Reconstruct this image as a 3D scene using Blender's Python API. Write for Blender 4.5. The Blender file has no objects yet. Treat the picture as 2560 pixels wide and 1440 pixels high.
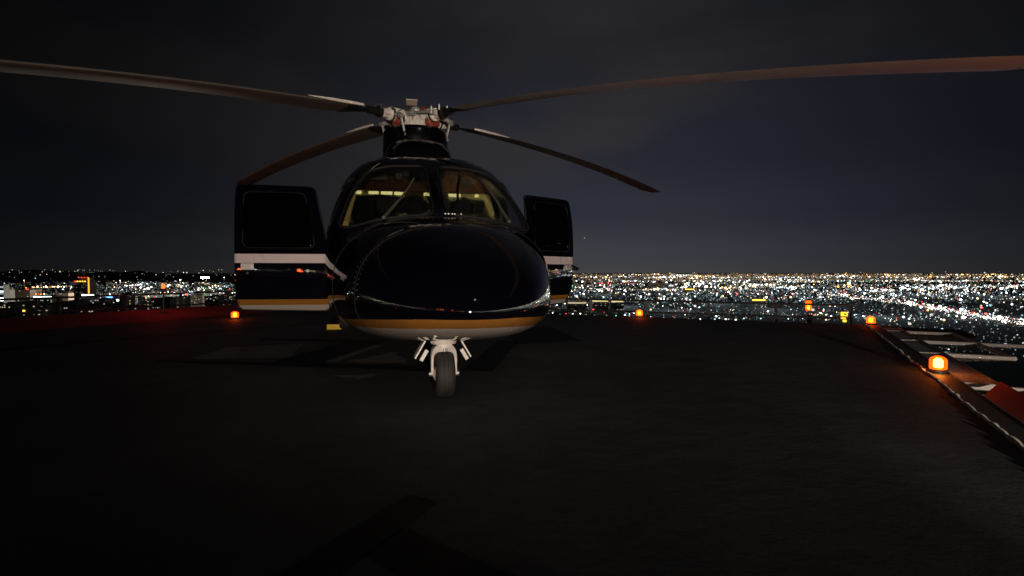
import bpy, bmesh, math, random
import numpy as np
from mathutils import Vector, Matrix

random.seed(7)
rng = np.random.default_rng(11)
S = bpy.context.scene
COL = S.collection
R = math.radians

# ------------------------------------------------------------------ camera
F = 1400.0            # focal length in pixels of the 2560 px wide picture
HZ = 680.0            # eye level row
CAMZ = 1.0
cam_d = bpy.data.cameras.new('camera')
cam = bpy.data.objects.new('camera', cam_d); COL.objects.link(cam)
cam.location = (0, 0, CAMZ)
cam.rotation_euler = (R(90) - math.atan((720 - HZ) / F), 0, 0)
cam_d.sensor_width = 36; cam_d.lens = 36 * F / 2560
cam_d.clip_start = 0.05; cam_d.clip_end = 90000
S.camera = cam

# ------------------------------------------------------------------ world (night sky over a bright city)
W = bpy.data.worlds.new('World'); S.world = W; W.use_nodes = True
wn = W.node_tree; wn.nodes.clear()
def N(t, typ, **kw):
    n = t.nodes.new(typ)
    for k, v in kw.items():
        setattr(n, k, v)
    return n
def math_node(t, op, a, b=None, clamp=False):
    n = N(t, 'ShaderNodeMath', operation=op); n.use_clamp = clamp
    for i, x in enumerate((a, b)):
        if x is None: continue
        if isinstance(x, (int, float)): n.inputs[i].default_value = x
        else: t.links.new(x, n.inputs[i])
    return n.outputs[0]
SUN_EL, SUN_AZ = R(-7), R(200)
sky = N(wn, 'ShaderNodeTexSky', sky_type='NISHITA', sun_disc=False)
sky.sun_elevation = SUN_EL; sky.sun_rotation = SUN_AZ
bg1 = N(wn, 'ShaderNodeBackground'); bg1.inputs[1].default_value = 0.05
wn.links.new(sky.outputs[0], bg1.inputs[0])
tc = N(wn, 'ShaderNodeTexCoord')
sep = N(wn, 'ShaderNodeSeparateXYZ'); wn.links.new(tc.outputs['Generated'], sep.inputs[0])
el = math_node(wn, 'ABSOLUTE', sep.outputs[2])
def sky_ramp(stops):
    ramp = N(wn, 'ShaderNodeValToRGB'); cr = ramp.color_ramp; cr.interpolation = 'EASE'
    for i, (p, c) in enumerate(stops):
        e = cr.elements[i] if i < 2 else cr.elements.new(p)
        e.position = p; e.color = (*c, 1)
    wn.links.new(el, ramp.inputs[0]); return ramp.outputs[0]
navy_c = sky_ramp([(0.0, (.0480, .0480, .0520)), (0.03, (.0400, .0425, .0530)), (0.10, (.0238, .0272, .0405)), (0.2, (.0170, .0190, .0290)), (0.39, (.0125, .0130, .0172)), (1.0, (.0045, .0046, .0060))])
grey_c = sky_ramp([(0.0, (.0480, .0480, .0515)), (0.03, (.0405, .0425, .0500)), (0.10, (.0285, .0290, .0350)), (0.2, (.0262, .0256, .0288)), (0.39, (.0185, .0178, .0195)), (1.0, (.0060, .0060, .0070))])
# light dome over the brightest part of the city
hv = N(wn, 'ShaderNodeVectorMath', operation='MULTIPLY'); wn.links.new(tc.outputs['Generated'], hv.inputs[0]); hv.inputs[1].default_value = (1, 1, 0)
hl = N(wn, 'ShaderNodeVectorMath', operation='LENGTH'); wn.links.new(hv.outputs[0], hl.inputs[0])
vd = N(wn, 'ShaderNodeVectorMath', operation='DOT_PRODUCT'); wn.links.new(hv.outputs[0], vd.inputs[0])
vd.inputs[1].default_value = (math.sin(R(8)), math.cos(R(8)), 0)
cosaz = math_node(wn, 'DIVIDE', vd.outputs['Value'], math_node(wn, 'MULTIPLY_ADD', hl.outputs['Value'], .9)); cosaz.node.inputs[1].links[0].from_node.inputs[2].default_value = .1
dome = math_node(wn, 'POWER', math_node(wn, 'MAXIMUM', cosaz, 0.0), 7.0)
lo = math_node(wn, 'MULTIPLY_ADD', dome, 1.0); lo.node.inputs[2].default_value = 0.09
noi = N(wn, 'ShaderNodeTexNoise'); noi.inputs['Scale'].default_value = 1.9; noi.inputs['Detail'].default_value = 5; noi.inputs['Roughness'].default_value = .5
mp = N(wn, 'ShaderNodeMapping'); mp.inputs['Scale'].default_value = (1, 1, 2.6); mp.inputs['Location'].default_value = (3.1, .4, 1.7); wn.links.new(tc.outputs['Generated'], mp.inputs[0]); wn.links.new(mp.outputs[0], noi.inputs['Vector'])
cov = N(wn, 'ShaderNodeMapRange', interpolation_type='SMOOTHSTEP'); cov.inputs[1].default_value = .40; cov.inputs[2].default_value = .62; wn.links.new(noi.outputs[0], cov.inputs[0])
skm = N(wn, 'ShaderNodeMix', data_type='RGBA'); wn.links.new(cov.outputs[0], skm.inputs[0]); wn.links.new(navy_c, skm.inputs[6]); wn.links.new(grey_c, skm.inputs[7])
bg2 = N(wn, 'ShaderNodeBackground'); wn.links.new(skm.outputs[2], bg2.inputs[0]); wn.links.new(lo, bg2.inputs[1])
addw = N(wn, 'ShaderNodeAddShader'); wn.links.new(bg1.outputs[0], addw.inputs[0]); wn.links.new(bg2.outputs[0], addw.inputs[1])
wo = N(wn, 'ShaderNodeOutputWorld'); wn.links.new(addw.outputs[0], wo.inputs[0])

# faint moonlight, the only sun lamp
sun_d = bpy.data.lights.new('moonlight', 'SUN'); sun_d.energy = 0.035; sun_d.angle = R(.5); sun_d.color = (.82, .90, 1)
sun = bpy.data.objects.new('moonlight', sun_d); COL.objects.link(sun); sun.rotation_euler = (R(50), 0, R(25))

S.view_settings.view_transform = 'Standard'; S.view_settings.look = 'None'
S.view_settings.exposure = 0; S.view_settings.gamma = 1
S.render.engine = 'CYCLES'
S.cycles.use_denoising = True
S.cycles.max_bounces = 6; S.cycles.transparent_max_bounces = 12
S.cycles.sample_clamp_indirect = 4.0

# ------------------------------------------------------------------ materials
def mat(name, col, rough=.5, metal=0., coat=0., noise=0., nscale=8., bump=0., emit=None, estr=0., spec=.5):
    m = bpy.data.materials.new(name); m.use_nodes = True
    t = m.node_tree; b = t.nodes['Principled BSDF']
    b.inputs['Base Color'].default_value = (*col, 1); b.inputs['Roughness'].default_value = rough
    b.inputs['Metallic'].default_value = metal; b.inputs['Coat Weight'].default_value = coat
    b.inputs['Specular IOR Level'].default_value = spec
    b.inputs['Coat Roughness'].default_value = .04
    if emit:
        b.inputs['Emission Color'].default_value = (*emit, 1); b.inputs['Emission Strength'].default_value = estr
    if noise or bump:
        o = N(t, 'ShaderNodeTexCoord'); n = N(t, 'ShaderNodeTexNoise')
        n.inputs['Scale'].default_value = nscale; n.inputs['Detail'].default_value = 6; n.inputs['Roughness'].default_value = .6
        t.links.new(o.outputs['Object'], n.inputs['Vector'])
        if noise:
            mx = N(t, 'ShaderNodeMix', data_type='RGBA')
            mx.inputs[6].default_value = (*[c * (1 - noise) for c in col], 1); mx.inputs[7].default_value = (*[min(1, c * (1 + noise)) for c in col], 1)
            t.links.new(n.outputs[0], mx.inputs[0]); t.links.new(mx.outputs[2], b.inputs['Base Color'])
            rr = math_node(t, 'MULTIPLY_ADD', n.outputs[0], .25); rr.node.inputs[2].default_value = max(0.02, rough - .12); t.links.new(rr, b.inputs['Roughness'])
        if bump:
            bp = N(t, 'ShaderNodeBump'); bp.inputs['Strength'].default_value = bump; bp.inputs['Distance'].default_value = .02
            t.links.new(n.outputs[0], bp.inputs['Height']); t.links.new(bp.outputs[0], b.inputs['Normal'])
    return m
def emis(name, col, s, sample=False):
    m = bpy.data.materials.new(name); m.use_nodes = True; t = m.node_tree; t.nodes.clear()
    e = N(t, 'ShaderNodeEmission'); e.inputs[0].default_value = (*col, 1); e.inputs[1].default_value = s
    o = N(t, 'ShaderNodeOutputMaterial'); t.links.new(e.outputs[0], o.inputs[0])
    m.cycles.emission_sampling = 'AUTO' if sample else 'NONE'
    return m
def glass(name, tint, refl=1.0, rough=.02):
    m = bpy.data.materials.new(name); m.use_nodes = True; t = m.node_tree; t.nodes.clear()
    tr = N(t, 'ShaderNodeBsdfTransparent'); tr.inputs[0].default_value = (*tint, 1)
    gl = N(t, 'ShaderNodeBsdfGlossy'); gl.inputs['Roughness'].default_value = rough
    fr = N(t, 'ShaderNodeFresnel'); fr.inputs[0].default_value = 1.5
    mx = N(t, 'ShaderNodeMixShader')
    t.links.new(math_node(t, 'MULTIPLY', fr.outputs[0], refl), mx.inputs[0]); t.links.new(tr.outputs[0], mx.inputs[1]); t.links.new(gl.outputs[0], mx.inputs[2])
    o = N(t, 'ShaderNodeOutputMaterial'); t.links.new(mx.outputs[0], o.inputs[0])
    return m

NAVY = (.0008, .0009, .0022); ORANGE = (.155, .064, .012); CREAM = (.22, .195, .176); STRIPE = (.33, .285, .29)
def paint(name, taper):
    """gloss livery: navy, a pale waist stripe, a gold band and a cream belly, by height on the body"""
    m = bpy.data.materials.new(name); m.use_nodes = True; t = m.node_tree; b = t.nodes['Principled BSDF']
    b.inputs['Roughness'].default_value = .5; b.inputs['Coat Weight'].default_value = 1.0; b.inputs['Coat Roughness'].default_value = .02; b.inputs['Coat IOR'].default_value = 1.85
    b.inputs['Specular IOR Level'].default_value = 0.0
    tc = N(t, 'ShaderNodeTexCoord'); s = N(t, 'ShaderNodeSeparateXYZ'); t.links.new(tc.outputs['Object'], s.inputs[0])
    z = s.outputs[2]
    def band(lo, hi):
        return math_node(t, 'MULTIPLY', math_node(t, 'GREATER_THAN', z, lo), math_node(t, 'LESS_THAN', z, hi))
    if taper:   # stripe sinks and thins towards the nose (y = -u)
        k = math_node(t, 'MULTIPLY_ADD', s.outputs[1], -1.0); k.node.inputs[2].default_value = -2.3
        k = math_node(t, 'MAXIMUM', k, 0.0)
        cz = math_node(t, 'MULTIPLY_ADD', k, -.15); cz.node.inputs[2].default_value = 1.135
        hw = math_node(t, 'MULTIPLY_ADD', k, -.032); hw.node.inputs[2].default_value = .045
        lo_ = math_node(t, 'SUBTRACT', cz, hw); hi_ = math_node(t, 'ADD', cz, hw)
        st = math_node(t, 'MULTIPLY', band(lo_, hi_), math_node(t, 'GREATER_THAN', hw, 0.002))
    else:
        st = band(1.09, 1.18)
    def mix(f, a, c):
        mx = N(t, 'ShaderNodeMix', data_type='RGBA'); t.links.new(f, mx.inputs[0])
        if isinstance(a, tuple): mx.inputs[6].default_value = (*a, 1)
        else: t.links.new(a, mx.inputs[6])
        mx.inputs[7].default_value = (*c, 1); return mx.outputs[2]
    c = mix(st, NAVY, STRIPE)
    if taper:   # the gold band dips between the nose tip and the doors
        u_ = math_node(t, 'MULTIPLY', s.outputs[1], -1.0)
        k1 = math_node(t, 'MULTIPLY_ADD', u_, 1 / 1.2, True); k1.node.inputs[2].default_value = -2.4 / 1.2
        k2 = math_node(t, 'MULTIPLY_ADD', u_, -1 / 1.2, True); k2.node.inputs[2].default_value = 5.0 / 1.2
        top = math_node(t, 'MULTIPLY_ADD', math_node(t, 'MULTIPLY', k1, k2), -.085); top.node.inputs[2].default_value = .722
    else:
        top = math_node(t, 'ADD', .725, 0.0)
    low = math_node(t, 'SUBTRACT', top, .058)
    c = mix(math_node(t, 'LESS_THAN', z, top), c, ORANGE)
    c = mix(math_node(t, 'LESS_THAN', z, low), c, CREAM)
    t.links.new(c, b.inputs['Base Color'])
    nz = N(t, 'ShaderNodeTexNoise'); nz.inputs['Scale'].default_value = 9; nz.inputs['Detail'].default_value = 4; t.links.new(tc.outputs['Object'], nz.inputs['Vector'])
    bp = N(t, 'ShaderNodeBump'); bp.inputs['Strength'].default_value = .05; bp.inputs['Distance'].default_value = .01; t.links.new(nz.outputs[0], bp.inputs['Height'])
    t.links.new(bp.outputs[0], b.inputs['Normal']); t.links.new(bp.outputs[0], b.inputs['Coat Normal'])
    return m
def deck_material():
    m = mat('weathered deck coating', (.056, .051, .047), .74, spec=.3); t = m.node_tree; b = t.nodes['Principled BSDF']
    o = N(t, 'ShaderNodeTexCoord'); obj = o.outputs['Object']
    def nz(scale, det, rough=.6):
        n = N(t, 'ShaderNodeTexNoise'); n.inputs['Scale'].default_value = scale; n.inputs['Detail'].default_value = det; n.inputs['Roughness'].default_value = rough; t.links.new(obj, n.inputs['Vector']); return n.outputs[0]
    big, mid, fine = nz(.35, 5), nz(3.0, 6, .7), nz(55, 3)
    v = math_node(t, 'MULTIPLY_ADD', big, 1.1); v.node.inputs[2].default_value = .10
    w = math_node(t, 'MULTIPLY_ADD', mid, .9); w.node.inputs[2].default_value = .35
    f = math_node(t, 'MULTIPLY_ADD', fine, .4); f.node.inputs[2].default_value = .80
    k = math_node(t, 'MULTIPLY', math_node(t, 'MULTIPLY', v, w), f)
    hs = N(t, 'ShaderNodeVectorMath', operation='SCALE'); hs.inputs[0].default_value = (.138, .144, .149); t.links.new(k, hs.inputs['Scale'])
    t.links.new(hs.outputs[0], b.inputs['Base Color'])
    bp = N(t, 'ShaderNodeBump'); bp.inputs['Strength'].default_value = .15; bp.inputs['Distance'].default_value = .003; t.links.new(fine, bp.inputs['Height'])
    b2 = N(t, 'ShaderNodeBump'); b2.inputs['Strength'].default_value = .25; b2.inputs['Distance'].default_value = .02; t.links.new(mid, b2.inputs['Height']); t.links.new(bp.outputs[0], b2.inputs['Normal'])
    t.links.new(b2.outputs[0], b.inputs['Normal'])
    return m
M = {}
M['paint'] = paint('navy livery', True); M['door_paint'] = paint('navy door livery', False)
M['navy'] = mat('navy gloss', NAVY, .22, coat=.7)
M['black'] = mat('black rubber seal', (.0035, .0035, .0038), .7, spec=.2)
M['tyre'] = mat('tyre rubber', (.010, .0095, .009), .75, noise=.3, nscale=30, bump=.2)
M['steel'] = mat('brushed steel', (.55, .54, .52), .35, metal=1., noise=.15, nscale=40)
M['gearwhite'] = mat('worn grey white gear paint', (.38, .36, .33), .45, noise=.35, nscale=20)
M['hubwhite'] = mat('off white hub paint', (.42, .40, .36), .5, noise=.55, nscale=30, bump=.2)
M['hubgrey'] = mat('grey hub metal', (.30, .29, .28), .4, metal=.5, noise=.3, nscale=30)
M['red'] = mat('red boot', (.17, .028, .02), .5, noise=.2, nscale=30)
M['blade'] = mat('grey brown blade paint', (.044, .031, .025), .55, noise=.5, nscale=2.5)
M['blade_lit'] = mat('lit look grey blade paint', (.24, .205, .18), .5, noise=.5, nscale=2.5)  # lighter copy of the blade paint, imitates light on the front right blade
M['erosion'] = mat('worn blade edge', (.12, .105, .092), .5, metal=.2, noise=.3, nscale=10)
M['interior'] = mat('dark interior trim', (.028, .026, .024), .8, noise=.2)
M['cream'] = mat('cream liner', (.55, .50, .38), .8, noise=.1)
M['brown'] = mat('brown headliner', (.24, .11, .05), .8, noise=.2)
M['seat'] = mat('dark seat leather', (.02, .018, .016), .5)
M['glass'] = glass('windshield glass', (.80, .82, .80), .8)
M['darkglass'] = glass('tinted door glass', (.16, .15, .12), .8)
M['yellow'] = mat('yellow paint', (.62, .40, .015), .5, noise=.2, nscale=20)
M['cabin_lamp'] = emis('cabin light', (1, .84, .34), 3.0, True)
M['concrete'] = deck_material()
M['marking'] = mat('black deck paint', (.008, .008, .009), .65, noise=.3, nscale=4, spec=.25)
M['scuff'] = mat('worn pale deck paint', (.19, .175, .155), .75, noise=.7, nscale=4)
M['curb'] = mat('dark curb coating', (.055, .050, .044), .6, noise=.4, nscale=3, bump=.1)
M['ledge'] = mat('pale ledge paint', (.46, .42, .39), .6, noise=.25, nscale=5)
M['chalk'] = mat('ragged pale sealant', (.75, .70, .64), .8, noise=.4, nscale=12)
M['redpaint'] = mat('red painted steel plate', (.80, .06, .012), .5, noise=.15, nscale=6)
M['apron'] = mat('red painted apron', (.30, .035, .022), .75, noise=.35, nscale=1.5)
M['pipe'] = mat('white pipe paint', (.60, .55, .52), .45, noise=.2, nscale=15)
M['net'] = mat('pale net rope', (.50, .46, .42), .8)
M['darkmetal'] = mat('dark railing metal', (.02, .019, .018), .5, noise=.2)
M['roof'] = mat('dark gravel roof', (.035, .031, .030), .9, noise=.5, nscale=2)
M['orange_lens'] = emis('amber lens', (1.0, .085, .002), 1.7, True)
M['orange_bulb'] = emis('amber lamp core', (1.0, .60, .16), 16.0, True)
M['far_bulb'] = emis('amber lamp core seen far off', (1.0, .42, .06), 4.0, True)
M['red_lens'] = emis('red beacon lens', (1.0, .10, .03), 3.2, True)
M['flood_lens'] = emis('flood light lens', (1.0, .86, .66), 90.0, False)

# ------------------------------------------------------------------ mesh helpers
class MB:
    def __init__(s): s.v = []; s.f = []; s.m = []
    def add(s, vs, fs, mi=0):
        o = len(s.v); s.v += [tuple(x) for x in vs]; s.f += [tuple(i + o for i in f) for f in fs]; s.m += [mi] * len(fs); return s
    def box(s, c, d, rot=None, mi=0, taper=1.0):
        c = Vector(c); vs = []
        for x in (-1, 1):
            for y in (-1, 1):
                for z in (-1, 1):
                    k = taper if z > 0 else 1
                    p = Vector((x * d[0] / 2 * k, y * d[1] / 2 * k, z * d[2] / 2))
                    vs.append((rot @ p if rot else p) + c)
        return s.add(vs, [(0, 1, 3, 2), (4, 6, 7, 5), (0, 4, 5, 1), (2, 3, 7, 6), (0, 2, 6, 4), (1, 5, 7, 3)], mi)
    def tube(s, pts, r, n=8, mi=0, cap=True):
        pts = [Vector(p) for p in pts]; rs = r if isinstance(r, (list, tuple)) else [r] * len(pts); vs = []; up = None
        for i, p in enumerate(pts):
            t = (pts[min(i + 1, len(pts) - 1)] - pts[max(i - 1, 0)]).normalized()
            if up is None: up = t.orthogonal().normalized()
            up = (up - t * up.dot(t)).normalized(); b = t.cross(up)
            for k in range(n):
                a = 2 * math.pi * k / n; vs.append(p + (up * math.cos(a) + b * math.sin(a)) * rs[i])
        fs = [(i * n + k, i * n + (k + 1) % n, (i + 1) * n + (k + 1) % n, (i + 1) * n + k) for i in range(len(pts) - 1) for k in range(n)]
        if cap: fs += [tuple(reversed(range(n))), tuple(range((len(pts) - 1) * n, len(pts) * n))]
        return s.add(vs, fs, mi)
    def lathe(s, prof, c=(0, 0, 0), axis='Z', n=24, mi=0):
        c = Vector(c); vs = []
        for r, h in prof:
            for k in range(n):
                a = 2 * math.pi * k / n; x, y = r * math.cos(a), r * math.sin(a)
                vs.append(c + Vector((x, y, h) if axis == 'Z' else (h, x, y) if axis == 'X' else (x, h, y)))
        fs = [(i * n + k, i * n + (k + 1) % n, (i + 1) * n + (k + 1) % n, (i + 1) * n + k) for i in range(len(prof) - 1) for k in range(n)]
        fs += [tuple(reversed(range(n))), tuple(range((len(prof) - 1) * n, len(prof) * n))]
        return s.add(vs, fs, mi)
    def prism(s, poly, z0, z1, mi=0):
        n = len(poly); vs = [(x, y, z0) for x, y in poly] + [(x, y, z1) for x, y in poly]
        return s.add(vs, [tuple(reversed(range(n))), tuple(range(n, 2 * n))] + [(i, (i + 1) % n, n + (i + 1) % n, n + i) for i in range(n)], mi)
    def loft(s, rings, mi=0, cap=True):
        n = len(rings[0]); vs = [p for r in rings for p in r]
        fs = [(i * n + k, i * n + (k + 1) % n, (i + 1) * n + (k + 1) % n, (i + 1) * n + k) for i in range(len(rings) - 1) for k in range(n)]
        if cap: fs += [tuple(reversed(range(n))), tuple(range((len(rings) - 1) * n, len(rings) * n))]
        return s.add(vs, fs, mi)
    def mesh(s, name, mats, smooth=False, fix=True):
        me = bpy.data.meshes.new(name); me.from_pydata(s.v, [], s.f)
        for m in (mats if isinstance(mats, (list, tuple)) else [mats]): me.materials.append(M[m] if isinstance(m, str) else m)
        if any(s.m): me.polygons.foreach_set('material_index', s.m)
        if fix:
            b = bmesh.new(); b.from_mesh(me); bmesh.ops.recalc_face_normals(b, faces=b.faces); b.to_mesh(me); b.free()
        if smooth: shade(me, smooth if smooth is not True else 40)
        me.update(); return me
    def build(s, name, mats, parent=None, smooth=False, **kw):
        return link(name, s.mesh(name, mats, smooth), parent, **kw)
def shade(me, deg):
    me.polygons.foreach_set('use_smooth', [True] * len(me.polygons))
    b = bmesh.new(); b.from_mesh(me); lim = R(deg)
    for e in b.edges:
        if len(e.link_faces) == 2 and e.calc_face_angle(0) > lim: e.smooth = False
    b.to_mesh(me); b.free()
def link(name, me, parent=None, label=None, cat=None, group=None, kind=None, loc=None, rot=None):
    o = bpy.data.objects.new(name, me); COL.objects.link(o)
    if parent: o.parent = parent
    if loc is not None: o.location = loc
    if rot is not None: o.rotation_euler = rot
    return tag(o, label, cat, group, kind)
def tag(o, label=None, cat=None, group=None, kind=None):
    for k, v in (('label', label), ('category', cat), ('group', group), ('kind', kind)):
        if v: o[k] = v
    return o
def empty(name, loc, rz=0, **kw):
    o = bpy.data.objects.new(name, None); COL.objects.link(o); o.location = loc; o.rotation_euler = (0, 0, rz); o.empty_display_size = .2
    return tag(o, **kw)
def copy_tree(o, parent=None):
    c = o.copy(); COL.objects.link(c); c.parent = parent
    for ch in list(o.children): copy_tree(ch, c)
    return c
def gp(x, y, z=0.0):
    """where the sight line of photograph pixel x, y meets the level z: used once to survey the site"""
    d = (CAMZ - z) * F / (y - HZ); return Vector(((x - 1280) / F * d, d, z))
def at(x, y, d): return Vector(((x - 1280) / F * d, d, CAMZ + (HZ - y) / F * d))

# ------------------------------------------------------------------ helipad
A = Vector((-4.85, 16.2)); B = Vector((6.72, 10.55))
EF = (B - A).normalized()                     # along the far edge
ES = Vector((-EF.y, EF.x)) * -1               # along the side edges, towards the camera
if ES.y > 0: ES = -ES
LEN = 15.6
Cc = B + Vector((-.4566, -.8897)) * LEN; D = A + ES * LEN
OUT = EF                                       # outward normal of the right edge
deck = MB().prism([tuple(A), tuple(B), tuple(Cc), tuple(D)], -.45, 0).build('helipad_deck', 'concrete', kind='structure')
def sheet(name, poly, mname, z, parent):
    n = len(poly); m = MB(); m.add([(p[0], p[1], z) for p in poly], [tuple(range(n))])
    return m.build(name, mname, parent)
def ragged(poly, step=.18, amp=.012):
    out = []
    for i, p in enumerate(poly):
        q = poly[(i + 1) % len(poly)]; p = Vector(p); q = Vector(q); k = max(1, int((q - p).length / step)); nn = Vector((-(q - p).y, (q - p).x)).normalized()
        for j in range(k): out.append(tuple(p.lerp(q, j / k) + nn * random.uniform(-amp, amp)))
    return out
def px(*pts): return [tuple(gp(*p).xy) for p in pts]
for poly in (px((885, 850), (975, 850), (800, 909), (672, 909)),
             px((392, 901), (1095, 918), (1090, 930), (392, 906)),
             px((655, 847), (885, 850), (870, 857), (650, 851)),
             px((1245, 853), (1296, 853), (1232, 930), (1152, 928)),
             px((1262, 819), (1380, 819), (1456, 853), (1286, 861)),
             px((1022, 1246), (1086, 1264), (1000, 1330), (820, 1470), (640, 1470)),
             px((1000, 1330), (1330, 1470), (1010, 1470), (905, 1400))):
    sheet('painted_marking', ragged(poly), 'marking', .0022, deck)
for poly in (px((860, 906), (985, 880), (1020, 908)), px((700, 905), (830, 868), (960, 862), (840, 905)), px((560, 870), (760, 858), (720, 895), (470, 898)), px((820, 940), (960, 935), (900, 948))):
    sheet('worn_patch', ragged(poly, .05, .03), 'scuff', .001, deck)
# tower body under the deck and the lower roof beside it
ctr = (A + B + Cc + D) / 4
def inset(k): return [tuple(ctr + (p - ctr) * k) for p in (A, B, Cc, D)]
MB().prism(inset(1.75), -130, -3.2).build('tower_roof', 'roof', kind='structure')
MB().prism(inset(.88), -3.19, -.451).build('deck_plinth', 'roof', kind='structure')

# unseen wall added behind the viewer to keep the flood off the near deck
pw = empty('shade_wall', ((Cc + D) / 2).to_3d(), label='low concrete wall added behind the viewer to shade the near deck', cat='shade wall')
e0, e1 = D - EF * 3, Cc + EF * 2.42
m = MB(); m.prism([tuple(e0 + ES * .02), tuple(e1 + ES * .02), tuple(e1 + ES * .26), tuple(e0 + ES * .26)], -3.19, .36); o = m.build('wall_body', 'concrete'); o.parent = pw; o.matrix_parent_inverse = Matrix.Translation(-pw.location)
m = MB(); m.prism([tuple(e0 - ES * .01), tuple(e1 - ES * .01), tuple(e1 + ES * .29), tuple(e0 + ES * .29)], .362, .446); o = m.build('shade_cap', 'ledge'); o.parent = pw; o.matrix_parent_inverse = Matrix.Translation(-pw.location)

# right edge: dark curb, pale ledge, net bay, red plate
ER = Vector((-.4566, -.8897)); OUT = Vector((.8897, -.4566))
def edge_pt(t, off, z): p = B + ER * t + OUT * off; return Vector((p.x, p.y, z))
def strip(m, t0, t1, o0, o1, z0, z1, seg=1, mi=0):
    """box following the right edge between t0..t1 and offsets o0..o1"""
    a, b, c, d = [edge_pt(t, o, 0) for t, o in ((t0, o0), (t0, o1), (t1, o1), (t1, o0))]
    vs = [(p.x, p.y, z) for z in (z0, z1) for p in (a, b, c, d)]
    m.add(vs, [(3, 2, 1, 0), (4, 5, 6, 7), (0, 1, 5, 4), (1, 2, 6, 5), (2, 3, 7, 6), (3, 0, 4, 7)], mi)
curb = empty('edge_curb', edge_pt(0, .1, 0), label='dark coated curb running along the deck edge beside the nearest amber lamp', cat='curb')
def rel(o): return o
m = MB(); strip(m, -.05, LEN, .002, .155, -.3, .003); o = m.build('curb_strip', 'curb'); o.parent = curb; o.matrix_parent_inverse = Matrix.Translation(-curb.location)
m = MB(); strip(m, -.05, LEN, .156, .168, -.3, .009); o = m.build('metal_trim', 'hubgrey'); o.parent = curb; o.matrix_parent_inverse = Matrix.Translation(-curb.location)
m = MB()
rr = 0; pts = []; rad = []
for i in range(241):
    rr = rr * .75 + random.uniform(-.008, .008); p = edge_pt(-.05 + LEN * i / 240, -.03 + rr, .001); pts.append(p); rad.append(.012 + random.random() * .014)
m.tube(pts, rad, 6)
o = m.build('sealant_line', 'chalk'); o.parent = curb; o.matrix_parent_inverse = Matrix.Translation(-curb.location)

T1 = 5.6      # where the nearest lamp stands along the edge
led = empty('edge_ledge', edge_pt(0, .3, 0), label='pale flat ledge outside the curb between the two amber lamps', cat='ledge')
m = MB(); strip(m, .25, T1 + .4, .172, .44, -.05, -.015); o = m.build('ledge_plate', 'ledge'); o.parent = led; o.matrix_parent_inverse = Matrix.Translation(-led.location)
m = MB(); strip(m, .25, T1 + .4, .442, .456, -.06, .0); o = m.build('ledge_lip', 'hubgrey'); o.parent = led; o.matrix_parent_inverse = Matrix.Translation(-led.location)
# red plate
plate = empty('red_plate', edge_pt(T1 + .95, .3, 0), label='red painted steel plate lit by the nearest amber lamp', cat='plate')
a, b, c, d = edge_pt(T1 + .85, .172, -.12), edge_pt(T1 + .42, .45, .02), edge_pt(T1 + 2.7, .45, .02), edge_pt(T1 + 2.7, .172, -.12)
m = MB(); m.add([a, b, c, d, a - Vector((0, 0, .012)), b - Vector((0, 0, .012)), c - Vector((0, 0, .012)), d - Vector((0, 0, .012))], [(0, 1, 2, 3), (7, 6, 5, 4), (0, 4, 5, 1), (1, 5, 6, 2), (2, 6, 7, 3), (3, 7, 4, 0)])
o = m.build('plate_sheet', 'redpaint'); o.parent = plate; o.matrix_parent_inverse = Matrix.Translation(-plate.location)
for t in (T1 + 1.2, T1 + 1.9, T1 + 2.5):
    o = MB().tube([edge_pt(t, .2, -.2), edge_pt(t, .44, -.02)], .012).build('bracket', 'darkmetal'); o.parent = plate; o.matrix_parent_inverse = Matrix.Translation(-plate.location)

# safety net frames
def net_bay(t0, t1, reach, label, z=-.03, mesh_cell=.09, arms=2):
    r = empty('safety_net', edge_pt((t0 + t1) / 2, .2, z), label=label, cat='safety net', group='net frames along the deck edge')
    def ch(m, name, mt, **kw):
        o = m.build(name, mt, **kw); o.parent = r; o.matrix_parent_inverse = Matrix.Translation(-r.location); return o
    for i in range(arms):
        t = t0 + (t1 - t0) * i / (arms - 1)
        ch(MB().tube([edge_pt(t, .18, z), edge_pt(t, reach + (1.7 if arms == 3 and i == 1 else 0), z)], .026, 8), 'arm', 'pipe', smooth=True)
    ch(MB().tube([edge_pt(t0, reach, z), edge_pt(t1, reach, z)], .026, 8), 'outer_rail', 'pipe', smooth=True)
    m = MB(); n = int((t1 - t0) / mesh_cell); q = int((reach - .2) / mesh_cell)
    for i in range(1, n):
        t = t0 + (t1 - t0) * i / n; m.tube([edge_pt(t, .2, z - .03), edge_pt(t, (reach + .2) / 2, z - .07), edge_pt(t, reach, z - .03)], .0025, 3, cap=False)
    for j in range(1, q):
        o_ = .2 + (reach - .2) * j / q; zz = z - .03 - .04 * (1 - abs(2 * j / q - 1)); m.tube([edge_pt(t0, o_, zz), edge_pt(t1, o_, zz)], .0025, 3, cap=False)
    o = ch(m, 'netting', 'net'); o['kind'] = 'stuff'
    return r
net_bay(.9, 3.85, 1.12, 'white pipe safety net frame between the two amber lamps on the deck edge', arms=3)
nb = net_bay(T1 + .1, T1 + 5.8, .78, 'net shelf of pale mesh just past the nearest amber lamp', z=-.10, mesh_cell=.055)
net_bay(-3.2 + .0, .3, .9, 'short dark net frame at the far deck corner', z=-.28)

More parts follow.
